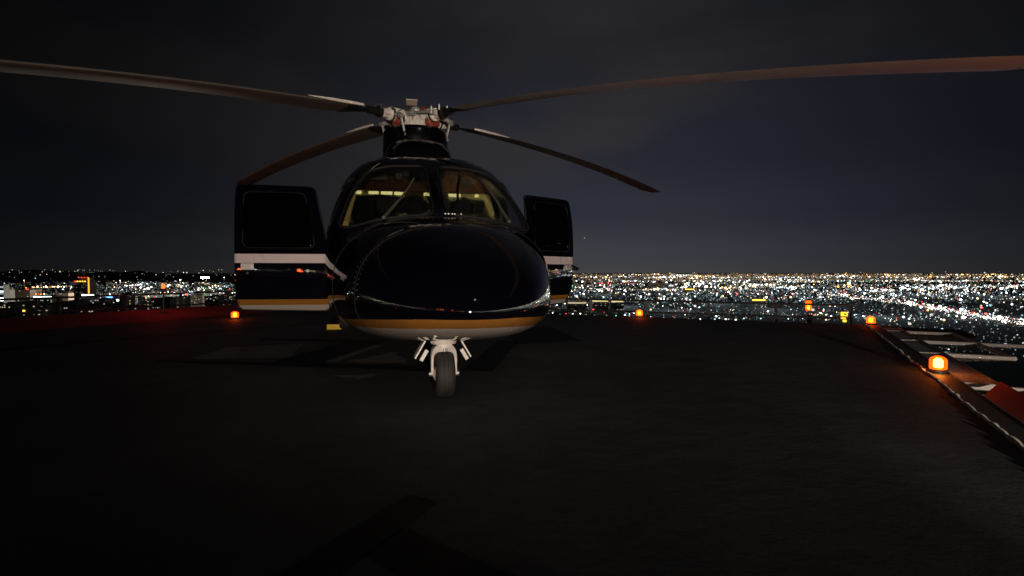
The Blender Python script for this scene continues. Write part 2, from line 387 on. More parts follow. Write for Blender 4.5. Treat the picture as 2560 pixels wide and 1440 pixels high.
# amber deck lamps
def deck_lamp(loc, label, bulb='orange_bulb', s=1.0):
    r = empty('deck_lamp', loc, label=label, cat='lamp', group='amber lamps along the deck edge')
    MB().lathe([(.085 * s, 0), (.085 * s, .02), (.07 * s, .028), (.07 * s, .035)], n=20).build('lamp_base', 'darkmetal', r)
    prof = [(.07 * s, .036), (.074 * s, .05)] + [(.074 * s * math.cos(a), (.115 + .05 * math.sin(a)) * s) for a in np.linspace(0, 1.45, 7)]
    MB().lathe(prof, n=24).build('lens', 'orange_lens', r, smooth=50)
    MB().lathe([(.034 * s, .05), (.040 * s, .06), (.040 * s, .115), (.024 * s, .14)], n=16).build('bulb', bulb, r)
    return r
LENSM = M['orange_lens']; t = LENSM.node_tree
# amber lens lets the core show through
e = [n for n in t.nodes if n.type == 'EMISSION'][0]; tr = N(t, 'ShaderNodeBsdfTransparent'); tr.inputs[0].default_value = (1, .62, .25, 1)
ad = N(t, 'ShaderNodeAddShader'); t.links.new(e.outputs[0], ad.inputs[0]); t.links.new(tr.outputs[0], ad.inputs[1])
t.links.new(ad.outputs[0], [n for n in t.nodes if n.type == 'OUTPUT_MATERIAL'][0].inputs[0])
def up_beam(r, z, energy, col, size=155):
    l = bpy.data.lights.new('lamp_beam', 'SPOT'); l.energy = energy; l.color = col; l.spot_size = R(size); l.spot_blend = .5; l.shadow_soft_size = .05
    o = bpy.data.objects.new('lamp_beam', l); COL.objects.link(o); o.parent = r; o.location = (0, 0, z); o.rotation_euler = (R(180), 0, 0)
AMB = (1, .10, .014)
lamps = [(edge_pt(T1, .075, .004), 'nearest and largest amber dome lamp on the curb by the net frame'),
         (Vector((*(B + EF * .05 + ES * -.05), .0)), 'amber dome lamp at the far deck corner where the ledge begins'),
         (gp(1599, 793), 'amber dome lamp on the far deck edge below the lit plain'),
         (gp(586, 798), 'amber dome lamp on the deck edge beneath the open left door'),
         (Vector((*(A + ES * 13.2 - EF * .1), 0)), 'amber dome lamp on the long edge beside the red apron')]
for i, (p, lb) in enumerate(lamps):
    r = deck_lamp(p, lb, 'orange_bulb' if i == 0 else 'far_bulb'); up_beam(r, .2, 24 if i == 0 else 9, AMB)
    l = bpy.data.lights.new('lamp_glow', 'POINT'); l.energy = 1.5 if i == 0 else 1.2; l.color = AMB; l.shadow_soft_size = .012
    o = bpy.data.objects.new('lamp_glow', l); COL.objects.link(o); o.parent = r; o.location = (0, 0, .157)

# left apron with red wash, low railings, beacon
def lp(t, off, z): p = A + ES * t - EF * off; return Vector((p.x, p.y, z))
def fp(s, off, z): p = A + EF * s - ES * off; return Vector((p.x, p.y, z))
m = MB(); a = [lp(-2.2, .02, -.03), lp(LEN, .02, -.03), lp(LEN, 2.3, .10), lp(-2.2, 2.3, .10)]
m.add(a + [p - Vector((0, 0, .2)) for p in a], [(0, 1, 2, 3), (7, 6, 5, 4), (0, 4, 5, 1), (1, 5, 6, 2), (2, 6, 7, 3), (3, 7, 4, 0)])
m.build('edge_apron', 'apron', kind='structure')
m = MB(); a = [fp(-2.2, .02, -.12), fp(14.5, .02, -.12), fp(14.5, 1.2, -.12), fp(-2.2, 1.2, -.12)]
m.add(a + [p - Vector((0, 0, .2)) for p in a], [(3, 2, 1, 0), (4, 5, 6, 7), (0, 1, 5, 4), (1, 2, 6, 5), (2, 3, 7, 6), (3, 0, 4, 7)])
m.build('gutter', 'roof', kind='structure')
def railing(pts, zs, label, ztop, zbase, spacing=1.25):
    p0, p1 = pts; r = empty('perimeter_railing', (p0 + p1) / 2, label=label, cat='railing', group='low dark railings around the deck')
    inv = Matrix.Translation(-r.location); L = (p1 - p0).length; n = int(L / spacing)
    for i in range(n + 1):
        q = p0.lerp(p1, i / n); o = MB().box((q.x, q.y, (zbase + ztop) / 2), (.05, .05, ztop - zbase)).build('post', 'darkmetal', r); o.matrix_parent_inverse = inv
        if i % 2: o = MB().box((q.x, q.y, ztop - .05), (.14, .10, .09)).build('clamp', 'darkmetal', r); o.matrix_parent_inverse = inv
    for z in zs:
        o = MB().tube([(p0.x, p0.y, z), (p1.x, p1.y, z)], .022, 6).build('rail', 'darkmetal', r); o.matrix_parent_inverse = inv
railing((fp(4.2, 1.25, 0), fp(12.7, 1.25, 0)), (.30, .02), 'low dark railing beyond the far deck edge before the lit plain', .30, -.3)
railing((lp(-2, 2.35, 0), lp(14, 2.35, 0)), (.46, .16), 'low dark railing above the red apron before the downtown blocks', .48, -.1)
railing((fp(-2.2, 1.3, 0), fp(3.9, 1.3, 0)), (.46, .16), 'short dark railing behind the helicopter at the deck corner', .48, -.3)

bl = at(408, 790, 13.0)
r = empty('obstruction_light', (bl.x, bl.y, .06), label='red obstruction light on a thin post above the red apron', cat='beacon light')
MB().tube([(0, 0, -.1), (0, 0, .52)], .022, 8).build('post', 'darkmetal', r)
MB().lathe([(.06, .52), (.06, .55), (.045, .56)], n=14).build('lamp_base', 'darkmetal', r)
MB().lathe([(.036, .56), (.042, .59), (.040, .64), (.02, .67)], n=14).build('lens', 'red_lens', r, smooth=True)
l = bpy.data.lights.new('beacon_beam', 'POINT'); l.energy = 4.5; l.color = (1, .035, .015); l.shadow_soft_size = .06
o = bpy.data.objects.new('beacon_beam', l); COL.objects.link(o); o.parent = r; o.location = (0, 0, .78)
M['red_mirror'] = emis('red roof light lens', (1, .07, .02), 40.0)
for i, (s_, w_) in enumerate(((5.2, 'first'), (7.6, 'second'), (8.1, 'third'), (8.5, 'fourth'), (10.2, 'fifth'), (12.2, 'sixth'))):
    p = D + EF * s_ + ES * .14
    r = empty('wall_light', (p.x, p.y, .446), label='%s small red light along the added wall behind the viewer' % w_, cat='beacon light', group='red lights on the parapet')
    MB().tube([(0, 0, 0), (0, 0, .42)], .015, 8).build('post', 'darkmetal', r)
    MB().lathe([(.03, .42), (.045, .44), (.045, .5), (.02, .53)], n=12).build('lens', 'red_mirror', r, smooth=True)
# amber lantern on the post and lit yellow marker beyond the far corner
pl = at(2022, 765, 13.2)
r = empty('lantern_post', (pl.x, pl.y, -.6), label='amber lantern on a post standing outside the far deck corner', cat='lantern')
hz = pl.z + .6
MB().box((0, 0, hz / 2 - .1), (.11, .11, hz - .2)).build('post', 'darkmetal', r)
MB().lathe([(.06, hz - .1), (.065, hz - .06), (.065, hz + .1), (.05, hz + .13)], n=14).build('lens', 'orange_lens', r, smooth=True)
MB().lathe([(.035, hz - .07), (.035, hz + .02), (.02, hz + .05)], n=10).build('bulb', 'far_bulb', r)
MB().lathe([(.075, hz + .131), (.075, hz + .15), (.02, hz + .17)], n=14).build('cap', 'darkmetal', r)
up_beam(r, hz + .3, 8, AMB)
pm = at(2112, 795, 11.6)
r = empty('marker_lamp', (pm.x, pm.y, -.3), label='small yellow marker lamp with a slotted guard near the far deck corner', cat='lamp')
M['yellow_lens'] = emis('yellow marker lens', (1, .52, .03), 2.2, True)
h0 = pm.z + .3
MB().box((0, 0, h0 / 2 - .08), (.05, .05, h0 - .1)).build('post', 'darkmetal', r)
MB().box((0, 0, h0 + .08), (.115, .05, .085)).build('lens', 'yellow_lens', r)
MB().box((.0, -.035, h0 + .08), (.045, .012, .028)).build('guard', 'darkmetal', r)
MB().box((-.015, 0, h0 - .005), (.08, .05, .02)).build('lens', 'yellow_lens', r)
MB().box((.01, 0, h0 - .06), (.05, .05, .05)).build('lens', 'yellow_lens', r)

# flood light behind the viewer (its reflection shows on the nose)
FL = Vector((1.7, -7.2, .58)); AIM = Vector((.6, 7.2, 4.6))
FB = -3.19; FH = FL.z - FB
r = empty('flood_light', (FL.x, FL.y, FB), label='work flood light on a stand behind the viewer, seen mirrored on the nose', cat='flood light')
q = (AIM - FL).to_track_quat('-Z', 'Y').to_matrix()
for k in range(3):
    a = k * 2.094; MB().tube([(0, 0, 1.2), (.8 * math.cos(a), .8 * math.sin(a), .01)], .022, 8).build('leg', 'darkmetal', r)
MB().tube([(0, 0, .8), (0, 0, FH - .16)], .03, 8).build('pole', 'darkmetal', r)
o = MB().lathe([(.17, 0), (.175, .03), (.16, .07), (.08, .17)], n=20).build('housing', 'darkmetal', r, smooth=True); o.location = (0, 0, FH); o.rotation_euler = q.to_euler()
o = MB().lathe([(.001, -.014), (.14, -.012), (.15, -.003), (.001, -.002)], n=20).build('lens', 'flood_lens', r); o.location = (0, 0, FH); o.rotation_euler = q.to_euler()
l = bpy.data.lights.new('flood_beam', 'SPOT'); l.energy = 7600; l.color = (1, .83, .68); l.spot_size = R(72); l.spot_blend = 1.0; l.shadow_soft_size = .09
o = bpy.data.objects.new('flood_beam', l); COL.objects.link(o); o.parent = r; o.rotation_euler = q.to_euler(); o.location = Vector((0, 0, FH)) + (AIM - FL).normalized() * .13

# ------------------------------------------------------------------ helicopter (local: x = towards picture right, y = aft, z up, origin under the mast)
YAW = R(13.5); HX, HY = -1.40, 8.2
heli = empty('helicopter', (HX, HY, 0), YAW, label='dark navy helicopter parked nose on with both front doors open', cat='helicopter')
ST = np.array([  # u (ahead of mast), half width, bottom, top, height of max width, upper exponent, lower exponent
    (5.12, .03, .735, .80, .765, 2.0, 2.0), (5.08, .18, .685, .90, .768, 2.0, 2.0), (5.0, .30, .645, .98, .772, 2.0, 2.0), (4.85, .43, .60, 1.09, .78, 2.25, 2.4), (4.6, .575, .55, 1.215, .795, 2.3, 2.5), (4.3, .70, .505, 1.325, .815, 2.35, 2.6),
    (4.0, .80, .47, 1.395, .84, 2.4, 2.6), (3.7, .885, .435, 1.445, .865, 2.45, 2.6), (3.45, .94, .415, 1.475, .89, 2.5, 2.6), (3.3, .97, .405, 1.515, .90, 2.5, 2.6), (3.1, 1.0, .40, 1.625, .92, 2.55, 2.5), (2.8, 1.035, .39, 1.825, .95, 2.75, 2.6),
    (2.5, 1.055, .385, 2.01, .98, 2.9, 2.6), (2.2, 1.065, .38, 2.17, 1.0, 3.0, 2.7), (1.9, 1.07, .38, 2.29, 1.02, 3.1, 2.7), (1.6, 1.07, .38, 2.365, 1.04, 3.2, 2.7), (1.2, 1.07, .38, 2.42, 1.05, 3.3, 2.8), (.5, 1.07, .38, 2.445, 1.05, 3.3, 2.8),
    (-1.0, 1.07, .38, 2.445, 1.05, 3.2, 2.8), (-2.0, 1.05, .42, 2.42, 1.1, 3.0, 2.7), (-2.8, .90, .60, 2.36, 1.3, 2.7, 2.5), (-3.6, .62, .92, 2.26, 1.55, 2.4, 2.3), (-4.6, .40, 1.25, 2.14, 1.68, 2.1, 2.1), (-6.5, .27, 1.50, 2.02, 1.76, 2, 2), (-8.3, .18, 1.62, 1.95, 1.79, 2, 2)])
ST = ST[::-1]
def cub(x, xp, yp):
    # monotone cubic interpolation
    h = np.diff(xp); dl = np.diff(yp) / h; mm = np.zeros(len(xp)); mm[0], mm[-1] = dl[0], dl[-1]
    for i in range(1, len(xp) - 1):
        mm[i] = 0 if dl[i - 1] * dl[i] <= 0 else 2 * dl[i - 1] * dl[i] / (dl[i - 1] + dl[i])
    i = min(max(int(np.searchsorted(xp, x)) - 1, 0), len(xp) - 2); tt = (x - xp[i]) / h[i]
    return ((1 + 2 * tt) * (1 - tt) ** 2 * yp[i] + tt * (1 - tt) ** 2 * h[i] * mm[i] + tt * tt * (3 - 2 * tt) * yp[i + 1] + tt * tt * (tt - 1) * h[i] * mm[i + 1])
def section(u):
    r = [cub(u, ST[:, 0], ST[:, k]) for k in range(1, 7)]
    if u > 4.85:      # round the nose tip off
        k = math.sqrt(max(0., 5.12 - u) / .27); zm = r[3]; r = [.43 * k, zm - .18 * k, zm + .31 * k, zm, 2.1 + .15 * k, 2.1 + .3 * k]
    return r
def ring(u, n=112, shrink=0.):
    w, zb, zt, zm, nu, nl = section(u); out = []
    w -= shrink; zb += shrink; zt -= shrink
    for k in range(n):
        a = 2 * math.pi * k / n; c, s_ = math.cos(a), math.sin(a); e = nu if s_ >= 0 else nl
        v = w * math.copysign(abs(c) ** (2 / e), c); z = zm + ((zt - zm) if s_ >= 0 else (zm - zb)) * math.copysign(abs(s_) ** (2 / e), s_)
        out.append(Vector((v, -u, z)))
    return out
us = sorted(list(np.linspace(-8.3, -2.2, 22)) + list(np.linspace(-2.0, 1.0, 16)) + list(np.linspace(1.06, 4.5, 62)) + list(5.1199 - .6199 * np.linspace(0, 1, 30)[:-1] ** 2.2))
mb = MB().loft([ring(u) for u in us])
me = mb.mesh('fuselage', 'paint')
def rounded(poly, r, n=4):
    out = []; k = len(poly)
    for i in range(k):
        p = Vector(poly[i]); a = Vector(poly[i - 1]) - p; b = Vector(poly[(i + 1) % k]) - p; q = min(r, a.length * .45, b.length * .45)
        s_, e_ = p + a.normalized() * q, p + b.normalized() * q
        for j in range(n + 1):
            t_ = j / n; out.append(tuple((1 - t_) ** 2 * s_ + 2 * t_ * (1 - t_) * p + t_ * t_ * e_))
    return out
def inside(poly, x, y):
    c = False; j = len(poly) - 1
    for i in range(len(poly)):
        xi, yi = poly[i]; xj, yj = poly[j]
        if (yi > y) != (yj > y) and x < (xj - xi) * (y - yi) / (yj - yi) + xi: c = not c
        j = i
    return c
WS = rounded([(.058, 1.505), (.058, 2.115), (.42, 2.105), (.64, 2.045), (.80, 1.78), (.90, 1.42), (.80, 1.385), (.5, 1.46)], .08)          # windshield, (|x|, z) from the front
DO = rounded([(2.36, .60), (2.36, 1.28), (2.21, 1.87), (1.48, 1.87), (1.48, .62)], .055)     # door, (u, z) from the side
DW = rounded([(2.25, 1.24), (2.13, 1.80), (1.56, 1.80), (1.56, 1.24)], .07)                  # door window
QW = rounded([(2.60, 1.46), (2.24, 1.98), (2.16, 1.98), (2.42, 1.36)], .04)               # quarter window beside the windshield
CW = [rounded([(x0, 1.30), (x0, 2.0), (x1, 2.0), (x1, 1.30)], .1) for x0, x1 in ((1.15, .45), (.1, -.7), (-.95, -1.6))]
bm = bmesh.new(); bm.from_mesh(me)
def cut(bm, poly, mode, sgn):
    """cut the outline into the shell and return the faces within it"""
    def ok(f):
        c = f.calc_center_median()
        if c.x * sgn < 0: return False
        if mode == 'front': return 2.0 < -c.y < 3.6 and c.z > 1.2
        return abs(c.x) > .5
    def p2(c): return (abs(c.x), c.z) if mode == 'front' else (-c.y, c.z)
    xs = [p[0] for p in poly]; ys = [p[1] for p in poly]; cxm, cym = sum(xs) / len(xs), sum(ys) / len(ys); rad = max(math.hypot(x - cxm, y - cym) for x, y in poly) + .12
    for i in range(len(poly)):
        (x0, y0), (x1, y1) = poly[i], poly[(i + 1) % len(poly)]
        L = math.hypot(x1 - x0, y1 - y0)
        if L < 1e-6: continue
        nx, ny = (y1 - y0) / L, -(x1 - x0) / L
        if mode == 'front': co = (x0 * sgn, 0, y0); no = (nx * sgn, 0, ny)
        else: co = (0, -x0, y0); no = (0, -nx, ny)
        # only faces near this stretch of the outline
        mx, my = (x0 + x1) / 2, (y0 + y1) / 2
        g = []
        for f in bm.faces:
            if ok(f):
                c = p2(f.calc_center_median())
                if math.hypot(c[0] - mx, c[1] - my) < L / 2 + .10: g.append(f)
        geom = set(g)
        for f in g: geom.update(f.edges); geom.update(f.verts)
        bmesh.ops.bisect_plane(bm, geom=list(geom), dist=1e-5, plane_co=co, plane_no=no)
    return [f for f in bm.faces if ok(f) and inside(poly, *p2(f.calc_center_median()))]
def take(bm, faces, name, mats, parent, origin=(0, 0, 0), keep=False):
    b2 = bmesh.new(); mp = {}
    for f in faces:
        vs = []
        for v in f.verts:
            if v not in mp: mp[v] = b2.verts.new(v.co - Vector(origin))
            vs.append(mp[v])
        try: b2.faces.new(vs)
        except ValueError: pass
    b2.normal_update()
    if not keep: bmesh.ops.delete(bm, geom=faces, context='FACES')
    return b2
def from_bm(b2, name, mt, parent, loc=(0, 0, 0), rz=0, solid=0, offset=-1, smooth=40):
    me = bpy.data.meshes.new(name); b2.to_mesh(me); b2.free(); me.materials.append(M[mt]); shade(me, smooth)
    o = link(name, me, parent, loc=loc, rot=(0, 0, rz))
    if solid:
        md = o.modifiers.new('thickness', 'SOLIDIFY'); md.thickness = solid; md.offset = offset; md.use_even_offset = False
    return o
def project(bvh, pts, mode, sgn):
    out = []
    for a, b in pts:
        if mode == 'front': h = bvh.ray_cast(Vector((a * sgn, -6, b)), Vector((0, 1, 0)))
        else: h = bvh.ray_cast(Vector((3 * sgn, -a, b)), Vector((-sgn, 0, 0)))
        if h[0]: out.append(h[0] + h[1] * .002)
    return out
from mathutils.bvhtree import BVHTree
bvh = BVHTree.FromBMesh(bm)
DOOR_ANG = {-1: R(84), 1: R(53)}
for sgn in (-1, 1):
    # windshield panes
    fs = cut(bm, WS, 'front', sgn); b2 = take(bm, fs, '', '', heli)
    pane = from_bm(b2, 'windshield', 'glass', heli, solid=.006)
    line = project(bvh, WS, 'front', sgn)
    MB().tube(line + line[:2], .012, 6, cap=False).build('window_seal', 'black', pane, smooth=60)
    fs = cut(bm, QW, 'side', sgn); b2 = take(bm, fs, '', '', heli); qp = from_bm(b2, 'quarter_window', 'darkglass', heli, solid=.006)
    line = project(bvh, QW, 'side', sgn); MB().tube(line + line[:2], .010, 6, cap=False).build('window_seal', 'black', qp, smooth=60)
    # cabin windows
    for poly in CW:
        fs = cut(bm, poly, 'side', sgn); b2 = take(bm, fs, '', '', heli); cw = from_bm(b2, 'cabin_window', 'darkglass', heli, solid=.006)
    # door
    fs = cut(bm, DO, 'side', sgn); b2 = take(bm, fs, '', '', heli)
    hinge = Vector((sgn * 1.045, -2.36, 0))
    bd = bmesh.new(); me2 = bpy.data.meshes.new('t'); b2.to_mesh(me2); bd.from_mesh(me2); b2.free(); bpy.data.meshes.remove(me2)
    fw = cut(bd, DW, 'side', sgn); bw = take(bd, fw, '', '', heli, hinge)
    for v in bd.verts: v.co -= hinge
    ang = DOOR_ANG[sgn] * (-sgn)
    door = from_bm(bd, 'door', 'door_paint', heli, loc=hinge, rz=ang, solid=.045)
    from_bm(bw, 'door_window', 'darkglass', door, solid=.008)
    ln = [p - hinge for p in project(bvh, DW, 'side', sgn)]; MB().tube(ln + ln[:2], .005, 6, cap=False).build('window_seal', 'black', door, smooth=60)
    ln = [p - hinge - Vector((sgn * .03, 0, 0)) for p in project(bvh, DO, 'side', sgn)]; MB().tube(ln + ln[:2], .010, 6, cap=False).build('door_seal', 'black', door, smooth=60)
    hp = project(bvh, [(1.60, 1.055)], 'side', sgn)[0] - hinge
    m = MB(); m.box(hp + Vector((sgn * .004, 0, 0)), (.012, .115, .062)); m.build('handle_plate', 'hubgrey', door)
    m = MB(); m.box(hp + Vector((sgn * .022, 0, -.004)), (.022, .09, .022)); m.box(hp + Vector((sgn * .012, -.04, -.004)), (.02, .012, .02)); m.build('handle', 'hubgrey', door)
    for hzz in (.78, 1.22): MB().tube([(0, -.01, hzz - .04), (0, -.01, hzz + .04)], .016, 8).build('hinge', 'navy', door)
    hp2 = project(bvh, [(1.60, .99)], 'side', sgn)[0] - hinge
    MB().lathe([(.012, 0), (.012, .008), (.008, .010)], hp2, 'X', 12).build('lock', 'interior', door)
    if sgn < 0: continue
    # pull strap / latch reaching past the rear door edge
    e0 = Vector((sgn * -.03, .84, 1.045)); MB().tube([e0, e0 + Vector((0, .09, .0)), e0 + Vector((sgn * .01, .13, .006)), e0 + Vector((0, .20, -.006)), e0 + Vector((0, .25, .0))], [.011, .012, .030, .026, .008], 8).build('latch_lever', 'black', door, smooth=True)
for f in bm.faces: f.smooth = True
bm.to_mesh(me); bm.free(); shade(me, 45)
fus = link('fuselage', me, heli); md = fus.modifiers.new('thickness', 'SOLIDIFY'); md.thickness = .035; md.offset = -1
fus.data.materials.append(M['interior']); md.material_offset = 1; md.material_offset_rim = 1
# panel seams and rivets on the nose
def seam(name, pts, mode, sgn, r=.004, mt='black'):
    ln = project(bvh, pts, mode, sgn)
    if len(ln) > 1: MB().tube(ln, r, 5).build(name, mt, fus)
def ring_line(u, a0, a1, n=40):
    w, zb, zt, zm, nu, nl = section(u); out = []
    for k in range(n + 1):
        a = a0 + (a1 - a0) * k / n; c, s_ = math.cos(a), math.sin(a); e = nu if s_ >= 0 else nl
        out.append(Vector(((w + .0005) * math.copysign(abs(c) ** (2 / e), c), -u, zm + ((zt - zm + .0005) if s_ >= 0 else (zm - zb)) * math.copysign(abs(s_) ** (2 / e), s_))))
    return out
MB().tube(ring_line(3.62, R(-20), R(200)), .0035, 5).build('panel_seam', 'black', fus)
MB().tube(ring_line(4.28, R(-30), R(210)), .0035, 5).build('panel_seam', 'black', fus)
m = MB()
for u in (3.66, 4.24, 4.32):
    for p in ring_line(u, R(5), R(175), 44): m.lathe([(.0045, -.002), (.004, .002), (.001, .003)], p, 'Z', 6)
m.build('rivets', 'navy', fus)['kind'] = 'stuff'
m = MB()
for k in (0, 1, 2.2, 3, 5): m.box((.03 + .028 * k, -3.36, 1.512), (.012, .010, .008))
m.build('vent_screws', 'hubgrey', fus)['kind'] = 'stuff'

# roof fairings and mast
def blob(name, u0, u1, w, z0, z1, mt='navy', e=2.6, n=14, front=.5):
    m = MB(); rings = []
    for i in range(n + 1):
        t_ = i / n; u = u0 + (u1 - u0) * t_
        k = (1 - max(0, 1 - t_ / front) ** 2.2) ** .5 if t_ < front else 1
        k = max(k, .02); rr = []
        for j in range(40):
            a = 2 * math.pi * j / 40; c, s_ = math.cos(a), math.sin(a)
            rr.append((w * (.35 + .65 * k) * math.copysign(abs(c) ** (2 / e), c), -u, z0 + (z1 - z0) * k * max(-.3, math.copysign(abs(s_) ** (2 / e), s_))))
        rings.append(rr)
    m.loft(rings); return m.build(name, mt, heli, smooth=50)
blob('engine_cowling', .6, -3.6, .72, 2.40, 2.78, front=.35)
blob('intake_scoop', .98, -.1, .46, 2.38, 2.80, front=.45, e=3.2)
MB().lathe([(.50, 2.42), (.475, 2.6), (.465, 2.85), (.47, 2.98), (.44, 3.03), (.40, 3.04)], (0, 0, 0), 'Z', 40).build('mast_fairing', 'navy', heli, smooth=40)
MB().tube([(.40 * math.cos(a) , -.93 - .05 * math.sin(a), 2.34 + .36 * math.sin(a) ** .6) for a in np.linspace(.5, math.pi - .5, 20)], .004, 6).build('scoop_seam', 'interior', heli)

# tail
mb = MB()
def fin(m, pts, th):
    vs = [(x - th / 2 if True else x, y, z) for x, y, z in pts] + [(x + th / 2, y, z) for x, y, z in pts]; n = len(pts)
    m.add(vs, [tuple(range(n)), tuple(reversed(range(n, 2 * n)))] + [(i, n + i, n + (i + 1) % n, (i + 1) % n) for i in range(n)])
fin(mb, [(0, 7.2, 1.9), (0, 8.3, 3.6), (0, 9.0, 3.6), (0, 8.5, 1.7)], .12); mb.build('tail_fin', 'navy', heli)
MB().box((0, 7.0, 1.85), (3.0, .7, .06)).build('stabilizer', 'navy', heli)
th = MB().lathe([(.1, -.08), (.1, .08)], (-.2, 8.6, 3.1), 'X', 12).build('tail_rotor_hub', 'hubgrey', heli)
for k in range(4):
    a = k * math.pi / 2 + .4; MB().tube([(-.24, 8.6, 3.1), (-.24, 8.6 + 1.2 * math.cos(a), 3.1 + 1.2 * math.sin(a))], [.03, .07], 4).build('tail_rotor_blade', 'blade', th)

# ---- interior
MB().box((0, -1.75, .62), (1.7, 2.6, .03)).build('cockpit_floor', 'interior', heli)
# glare shield and instrument panel
m = MB(); rings = []
for i in range(9):
    x = -.80 + 1.6 * i / 8; k = 1 - (abs(x) / .80) ** 3 * .5
    rings.append([(x, -3.05 + .25 * (1 - k), 1.20), (x, -3.10 + .25 * (1 - k), 1.38), (x, -2.95, 1.42 + .05 * k), (x, -2.66, 1.43 + .05 * k), (x, -2.60, 1.38), (x, -2.68, 1.15)])
m.loft(rings); m.build('glare_shield', 'interior', heli)
MB().box((0, -2.62, 1.22), (1.45, .05, .32)).build('instrument_panel', 'black', heli)
MB().box((0, -2.2, .95), (.34, .75, .5), taper=.9).build('center_console', 'interior', heli)
for sx in (-.46, .46):
    seat = MB().box((sx, -1.78, .92), (.48, .48, .16)).build('pilot_seat', 'seat', heli)
    m = MB(); rings = []
    for z, w, y in ((.95, .22, -1.56), (1.2, .245, -1.52), (1.45, .23, -1.47), (1.62, .17, -1.44), (1.68, .10, -1.43)):
        rings.append([(sx - w, y - .05, z), (sx - w * .6, y - .08, z), (sx + w * .6, y - .08, z), (sx + w, y - .05, z), (sx + w, y + .06, z), (sx - w, y + .06, z)])
    m.loft(rings); m.build('seat_back', 'seat', seat, smooth=40)
    m = MB(); rings = []
    for z, w in ((1.70, .10), (1.74, .135), (1.84, .14), (1.90, .11), (1.915, .05)):
        rings.append([(sx - w, -1.46, z), (sx - w * .7, -1.50, z), (sx + w * .7, -1.50, z), (sx + w, -1.46, z), (sx + w, -1.40, z), (sx - w, -1.40, z)])
    m.loft(rings); m.build('headrest', 'seat', seat, smooth=40)
    m = MB(); m.tube([(sx - .06, -1.43, 1.6), (sx - .06, -1.43, 1.75)], .008); m.tube([(sx + .06, -1.43, 1.6), (sx + .06, -1.43, 1.75)], .008); m.build('headrest_bar', 'steel', seat)
    MB().tube([(sx + .10, -1.62, 1.5), (sx + .12, -1.66, 1.3), (sx + .06, -1.72, 1.02)], .018, 6).build('seat_belt', 'black', seat)
# partition below the light gap, brown beam above it
def poly_wall(name, pts, y0, y1, mt):
    n = len(pts); vs = [(x, y0, z) for x, z in pts] + [(x, y1, z) for x, z in pts]; m = MB()
    m.add(vs, [tuple(range(n)), tuple(reversed(range(n, 2 * n)))] + [(i, n + i, n + (i + 1) % n, (i + 1) % n) for i in range(n)]); return m.build(name, mt, heli)
poly_wall('partition', [(-.88, .62), (.88, .62), (.90, 1.72), (.80, 1.945), (-.80, 1.955), (-.90, 1.60)], -1.06, -1.02, 'interior')
poly_wall('ceiling_beam', [(-.93, 2.02), (.93, 2.02), (.80, 2.22), (.55, 2.30), (-.55, 2.30), (-.80, 2.22)], -1.12, -1.00, 'brown')
# headliners
m = MB(); m.loft([[Vector((p.x, p.y, p.z)) for p in ring(u, 64, .06)[4:29]] for u in np.linspace(2.15, 1.12, 8)], cap=False)
o = None
mm = MB(); rg = [[Vector(p) for p in ring(u, 64, .06)[6:27]] for u in np.linspace(2.2, 1.13, 8)]
n = len(rg[0]); mm.add([p for r_ in rg for p in r_], [(i * n + k, i * n + k + 1, (i + 1) * n + k + 1, (i + 1) * n + k) for i in range(7) for k in range(n - 1)])
mm.build('headliner', 'cream', heli, smooth=True)
mm = MB(); rg = [[Vector(p) for p in ring(u, 64, .06)] for u in np.linspace(.98, -2.0, 8)]
n = len(rg[0]); mm.add([p for r_ in rg for p in r_], [(i * n + k, i * n + (k + 1) % n, (i + 1) * n + (k + 1) % n, (i + 1) * n + k) for i in range(7) for k in range(n)])
lin = mm.mesh('cabin_liner', 'cream', True)
# open the liner where the cabin windows are
b = bmesh.new(); b.from_mesh(lin); bmesh.ops.delete(b, geom=[f for f in b.faces if abs(f.calc_center_median().x) > .6 and 1.25 < f.calc_center_median().z < 2.05 and False], context='FACES'); b.to_mesh(lin); b.free()
link('cabin_liner', lin, heli)
MB().box((0, 1.95, 1.35), (1.7, .04, 1.7)).build('rear_bulkhead', 'cream', heli)
MB().box((0, .2, .95), (1.6, .5, .6)).build('cabin_seat_row', 'seat', heli)
# overhead console and fittings
MB().box((0, -1.75, 2.14), (.40, .55, .10), taper=.9).build('overhead_console', 'interior', heli)
for sx, y in ((-.62, -1.55), (-.30, -1.60), (.34, -1.6), (.58, -1.5)):
    f = MB().lathe([(.035, 2.17), (.05, 2.15), (.05, 2.11), (.03, 2.08)], (sx, y, 0), 'Z', 12).build('air_vent', 'cream', heli, smooth=True)
MB().box((-.60, -1.32, 2.145), (.34, .10, .07)).build('ceiling_pod', 'cream', heli)
MB().box((-.22, -1.36, 2.19), (.18, .08, .05)).build('ceiling_pod', 'cream', heli)
MB().box((.16, -1.36, 2.20), (.20, .08, .05)).build('ceiling_pod', 'cream', heli)
MB().lathe([(.02, -.06), (.06, -.05), (.07, .05), (.03, .07)], (.47, -1.66, 2.07), 'X', 14).build('ceiling_pod', 'cream', heli, smooth=True)
MB().tube([(.30, -2.35, 2.02), (.34, -1.9, 1.96), (.37, -1.75, 1.84)], .016, 6).build('compass_arm', 'black', heli)
